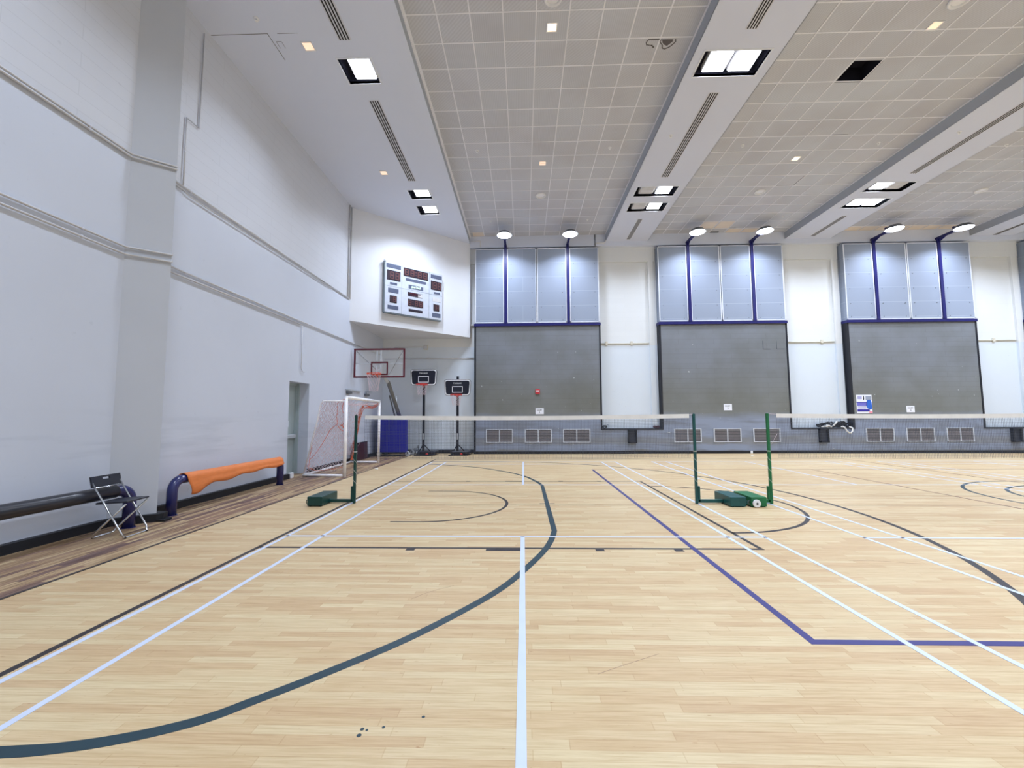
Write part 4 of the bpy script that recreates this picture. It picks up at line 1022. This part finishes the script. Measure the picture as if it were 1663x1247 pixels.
def tstand(cx, ztop, zbot, zpole, label):
    y = 16.5
    t = thing('basketball_stand', label, 'basketball hoop', (cx, y, 0), 'black portable basketball stands')
    build('pole', MB().bbox(cx-.045, cx+.045, y-.045, y+.045, .06, zpole, .01), 'pole_black', t)
    build('height_label', MB().box(cx-.02, cx+.02, y-.047, y-.045, .62, .86), 'pale_steel', t)
    hw = .53; c = .09; lo = .03
    out = [(cx-hw+c, ztop), (cx-hw+.02, ztop-.03), (cx-hw, ztop-c), (cx-hw+lo, zbot+c), (cx-hw+lo+.03, zbot+.03), (cx-hw+lo+c, zbot), (cx+hw-lo-c, zbot), (cx+hw-lo-.03, zbot+.03), (cx+hw-lo, zbot+c), (cx+hw, ztop-c), (cx+hw-.02, ztop-.03), (cx+hw-c, ztop)]
    bd = build('backboard', MB().prism(out, y-.10, y-.06, 'y'), 'board_black', t)
    zc = (ztop+zbot)/2
    def loop(k0, k1):
        n = len(out); sc = lambda p, k: (cx+(p[0]-cx)*(1-k/hw), zc+(p[1]-zc)*(1-k/(ztop-zc)))
        v = [(*sc(p, k0), 0) for p in out]+[(*sc(p, k1), 0) for p in out]
        return MB().add([(a, y-.103, b) for a, b, _ in v], [(i, (i+1) % n, n+(i+1) % n, n+i) for i in range(n)])
    build('border_line', loop(.015, .05), 'print_white', bd)
    q = MB(); a0, a1, b0, b1 = cx-.21, cx+.21, zbot+.12, zbot+.37; w = .025
    q.box(a0, a1, y-.104, y-.1, b0, b0+w).box(a0, a1, y-.104, y-.1, b1-w, b1).box(a0, a0+w, y-.104, y-.1, b0+w, b1-w).box(a1-w, a1, y-.104, y-.1, b0+w, b1-w)
    build('target_square', q, 'print_white', bd)
    text_mesh('lettering', 'TARMAK', .07, 'print_white', t, Matrix.Translation((0, -.103, ztop-.155)) @ UPRIGHT, .0012, spacing=1.3)
    c = (cx, y-.37, zbot+.03)
    r = build('rim', MB().ring(c, .225, .014, 30, 8).box(cx-.09, cx+.09, y-.15, y-.10, zbot-.01, zbot+.06).prism([(y-.14, zbot+.02), (y-.1, zbot+.02), (y-.1, zbot-.06)], cx-.02, cx+.02, 'x'), 'rim_red', t)
    h = MB()
    for i in range(12):
        a = 2*PI*i/12; h.tube([(c[0]+.225*math.cos(a), c[1]+.225*math.sin(a), c[2]), (c[0]+.22*math.cos(a), c[1]+.22*math.sin(a), c[2]-.045)], .008, 5)
    build('net_hooks', h, 'rim_red', r)
    build('hoop_net', hoopnet(MB(), (c[0], c[1], c[2]-.04), .22, .38, 10, 5), 'net_cord_white', r)
    build('lift_arm', MB().bbox(cx-.03, cx+.03, y-.06, y+.02, zbot+.08, zbot+.14, .005).bbox(cx-.03, cx+.03, y-.06, y+.02, ztop-.16, ztop-.10, .005), 'pole_black', t)
    for dx, dy in ((-.16, -.04), (.30, -.02)): build('brace', MB().tube([(cx, y, .44), (cx+dx, y+dy, .14)], .02, 8), 'pole_black', t)
    bs = build('weight_base', MB().bbox(cx-.22, cx+.50, y-.12, y+.55, .035, .17, .03), 'pole_black', t)
    for dx in (-.35, .32):
        build('wheel', MB().lathe([(.02, -.02), (.045, -.02), (.05, 0), (.045, .02), (.02, .02)], (cx+dx*.55, y-.15, .05), 16, 'y'), 'rim_red' if dx > 0 else 'pole_black', bs)
    build('foot_bar', MB().bbox(cx-.33, cx+.42, y-.20, y-.12, .0, .035, .008), 'pole_black', bs)
tstand(-3.94, 3.38, 2.74, 3.2, 'taller black portable basketball hoop, left one with its board raised higher')
tstand(-2.595, 2.97, 2.33, 3.1, 'lower black portable basketball hoop with its pole poking above the board')

# ------------------------------------------------------------------ scoreboard on the diagonal wall
ang = math.atan2(.6606, .7507)
sb = thing('scoreboard', 'large white electronic scoreboard with unlit red digits on the diagonal wall', 'scoreboard', (XL, 13.85, 0), None, ang)
W = False; sx0, sx1, sz0, sz1 = 1.165, 3.49, 5.25, 7.06
build('case', MB().box(sx0, sx1, -.16, -.005, sz0, sz1), 'score_case', sb, W)
build('side_channel', MB().box(sx0-.03, sx0, -.155, -.02, sz0-.02, sz1+.06).box(sx0-.01, sx1-.02, -.15, -.02, sz0-.04, sz0), 'score_side', sb, W)
build('corner_eye', MB().bbox(sx0-.05, sx0+.04, -.2, -.1, sz1+.01, sz1+.10, .02), 'white_alu', sb, W)
se = MB()
for x in (1.80, 2.92): se.box(x-.004, x+.004, -.163, -.16, sz0, sz1)
for z in (6.20,): se.box(sx0, sx1, -.163, -.16, z-.004, z+.004)
build('panel_seam', se, 'score_side', sb, W)
for n, (x0, x1, z1, z0) in dict(a=(1.20, 1.755, 7.02, 6.87), b=(1.345, 1.615, 6.345, 6.265), c=(1.28, 1.675, 6.13, 5.97), d=(1.27, 1.68, 5.505, 5.36), e=(1.95, 2.78, 6.625, 6.525), f=(2.98, 3.465, 6.99, 6.84), g=(3.13, 3.385, 6.315, 6.24), h=(3.06, 3.42, 5.49, 5.33)).items():
    build('name_plate', MB().box(x0, x1, -.166, -.16, z0, z1), 'slate_sign', sb, W)
def digit(mb, x, z, w, h, segs='abcdefg'):
    t = w*.24; y0, y1 = -.176, -.17; m = z+h/2
    S = dict(a=(x, x+w, z+h-t, z+h), d=(x, x+w, z, z+t), g=(x, x+w, m-t/2, m+t/2), f=(x, x+t, m, z+h), b=(x+w-t, x+w, m, z+h), e=(x, x+t, z, m), c=(x+w-t, x+w, z, m))
    for k in segs: a, b, c, d = S[k]; mb.box(a, b, y0, y1, c, d)
    return mb
def display(x0, x1, z0, z1, spec):
    p = build('digit_display', MB().box(x0, x1, -.17, -.16, z0, z1), 'digit_back', sb, W)
    for fx, fw, sg in spec:
        w = x1-x0; h = z1-z0
        if sg == ':':
            m = MB()
            for q in (.28, .62): m.box(x0+w*fx, x0+w*(fx+fw), -.176, -.17, z0+h*q, z0+h*(q+.12))
            build('colon', m, 'digit_segment', p, W)
        else: build('digit', digit(MB(), x0+w*fx, z0+h*.12, w*fw, h*.76, sg), 'digit_segment', p, W)
A = 'abcdefg'
display(1.225, 1.74, 6.425, 6.785, ((.05, .10, 'bc'), (.22, .30, A), (.62, .30, A)))
display(2.985, 3.46, 6.39, 6.74, ((.05, .10, 'bc'), (.22, .30, A), (.62, .30, A)))
display(1.865, 2.86, 6.69, 7.0, ((.03, .17, A), (.26, .17, A), (.47, .05, ':'), (.56, .17, A), (.79, .17, A)))
display(1.345, 1.615, 5.605, 5.865, ((.12, .14, 'bc'), (.45, .42, A)))
display(3.105, 3.36, 5.575, 5.835, ((.12, .14, 'bc'), (.45, .42, A)))
display(2.045, 2.67, 5.595, 5.855, ((.03, .19, A), (.28, .08, ':'), (.46, .19, A), (.74, .19, A)))
wp = build('word_window', MB().box(2.065, 2.665, -.166, -.16, 6.255, 6.395), 'slate_sign', sb, W)
text_mesh('lit_word', 'period', .13, 'lit_word', wp, Matrix.Translation((2.365, -.168, 6.335)) @ UPRIGHT @ Matrix.Scale(1.05, 4, (1, 0, 0)), .002)
ow = build('open_window', MB().box(2.035, 2.635, -.164, -.16, 5.965, 6.12), 'digit_back', sb, W)
cw = MB()
for k in range(7): cw.tube(smooth([(2.08+.07*k+random.uniform(-.02, .02), -.168, 5.99+random.uniform(0, .1)) for _ in range(2)]+[(2.2+.06*k, -.17, 6.0+random.uniform(0, .1)), (2.1+.07*k, -.168, 6.06)]), .006, 4)
build('loose_wires', cw, 'maroon_paint', ow, W); build('back_plate', MB().box(2.45, 2.63, -.168, -.164, 5.98, 6.1), 'lamp_plate', ow, W)
build('lower_slot', MB().box(2.08, 2.645, -.166, -.16, 5.395, 5.49), 'digit_back', sb, W)
build('blank_plate', MB().box(3.07, 3.42, -.166, -.16, 5.94, 6.09), 'lamp_plate', sb, W)

# ------------------------------------------------------------------ small things on the floor
def shuttle(x, y, rz, label):
    t = thing('shuttlecock', label, 'shuttlecock', (x, y, .0), None, rz)
    M = Matrix.Translation((0, 0, .032)) @ Matrix.Rotation(math.radians(100), 4, 'Y')
    k = MB().lathe([(.004, -.055), (.013, -.05), (.0135, -.035), (.012, -.03)], (0, 0, 0), 14); k.xform(M); build('cork', k, 'ring_white', t, False)
    f = MB()
    for i in range(14):
        a, b = 2*PI*i/14, 2*PI*(i+.85)/14
        f.add([(.012*math.cos(a), .012*math.sin(a), -.03), (.012*math.cos(b), .012*math.sin(b), -.03), (.033*math.cos(b), .033*math.sin(b), .03), (.033*math.cos(a), .033*math.sin(a), .03)], [(0, 1, 2, 3)])
    f.xform(M); build('feather_skirt', f, 'feather', t, False)
shuttle(-4.22, 12.06, .6, 'white shuttlecock on the floor in front of the goal mouth')
shuttle(8.3, 15.6, 2.2, 'white shuttlecock on the far floor between the green posts')
t = thing('wall_socket', 'tiny white box on the black skirting below the second grey bay', 'socket', (9.0, 16.97, .05)); build('body', MB().bbox(8.95, 9.04, 16.94, 16.97, .0, .11, .008), 'ring_white', t); build('face', MB().box(8.97, 9.02, 16.935, 16.94, .03, .08), 'paper', t)
t = thing('door_wedge', 'small pale block at the foot of the doorway', 'block', (-5.84, 10.5, 0)); build('block', MB().bbox(-5.87, -5.80, 10.42, 10.56, 0, .13, .008), 'ring_white', t)

# ------------------------------------------------------------------ camera, world, view
pitch, yaw, roll = .07586, .0270, -.00447
fw = Vector((-math.sin(yaw)*math.cos(pitch), math.cos(yaw)*math.cos(pitch), math.sin(pitch)))
rt = Vector((math.cos(yaw), math.sin(yaw), 0)); up = rt.cross(fw)
r2_, u2_ = rt*math.cos(roll)+up*math.sin(roll), up*math.cos(roll)-rt*math.sin(roll)
cd = bpy.data.cameras.new('camera'); cam = bpy.data.objects.new('camera', cd); C.objects.link(cam)
cd.sensor_fit = 'HORIZONTAL'; cd.sensor_width = 36; cd.lens = 680.77*36/1663; cd.clip_start = .05; cd.clip_end = 200
M = Matrix((r2_, u2_, -fw)).transposed().to_4x4(); M.translation = (0, 0, 1.5274)
cam.matrix_world = M
bpy.context.scene.camera = cam
wd = bpy.data.worlds.new('world'); bpy.context.scene.world = wd; wd.use_nodes = True
wd.node_tree.nodes['Background'].inputs[0].default_value = (.8, .9, 1, 1); wd.node_tree.nodes['Background'].inputs[1].default_value = .1
sc = bpy.context.scene
sc.view_settings.view_transform = 'Standard'; sc.view_settings.look = 'None'; sc.view_settings.gamma = 1; sc.view_settings.use_curve_mapping = False
sc.view_settings.exposure = 0.0
sc.cycles.use_denoising = True; sc.cycles.max_bounces = 10; sc.cycles.diffuse_bounces = 6; sc.cycles.sample_clamp_indirect = 8
sc.cycles.transparent_max_bounces = 16
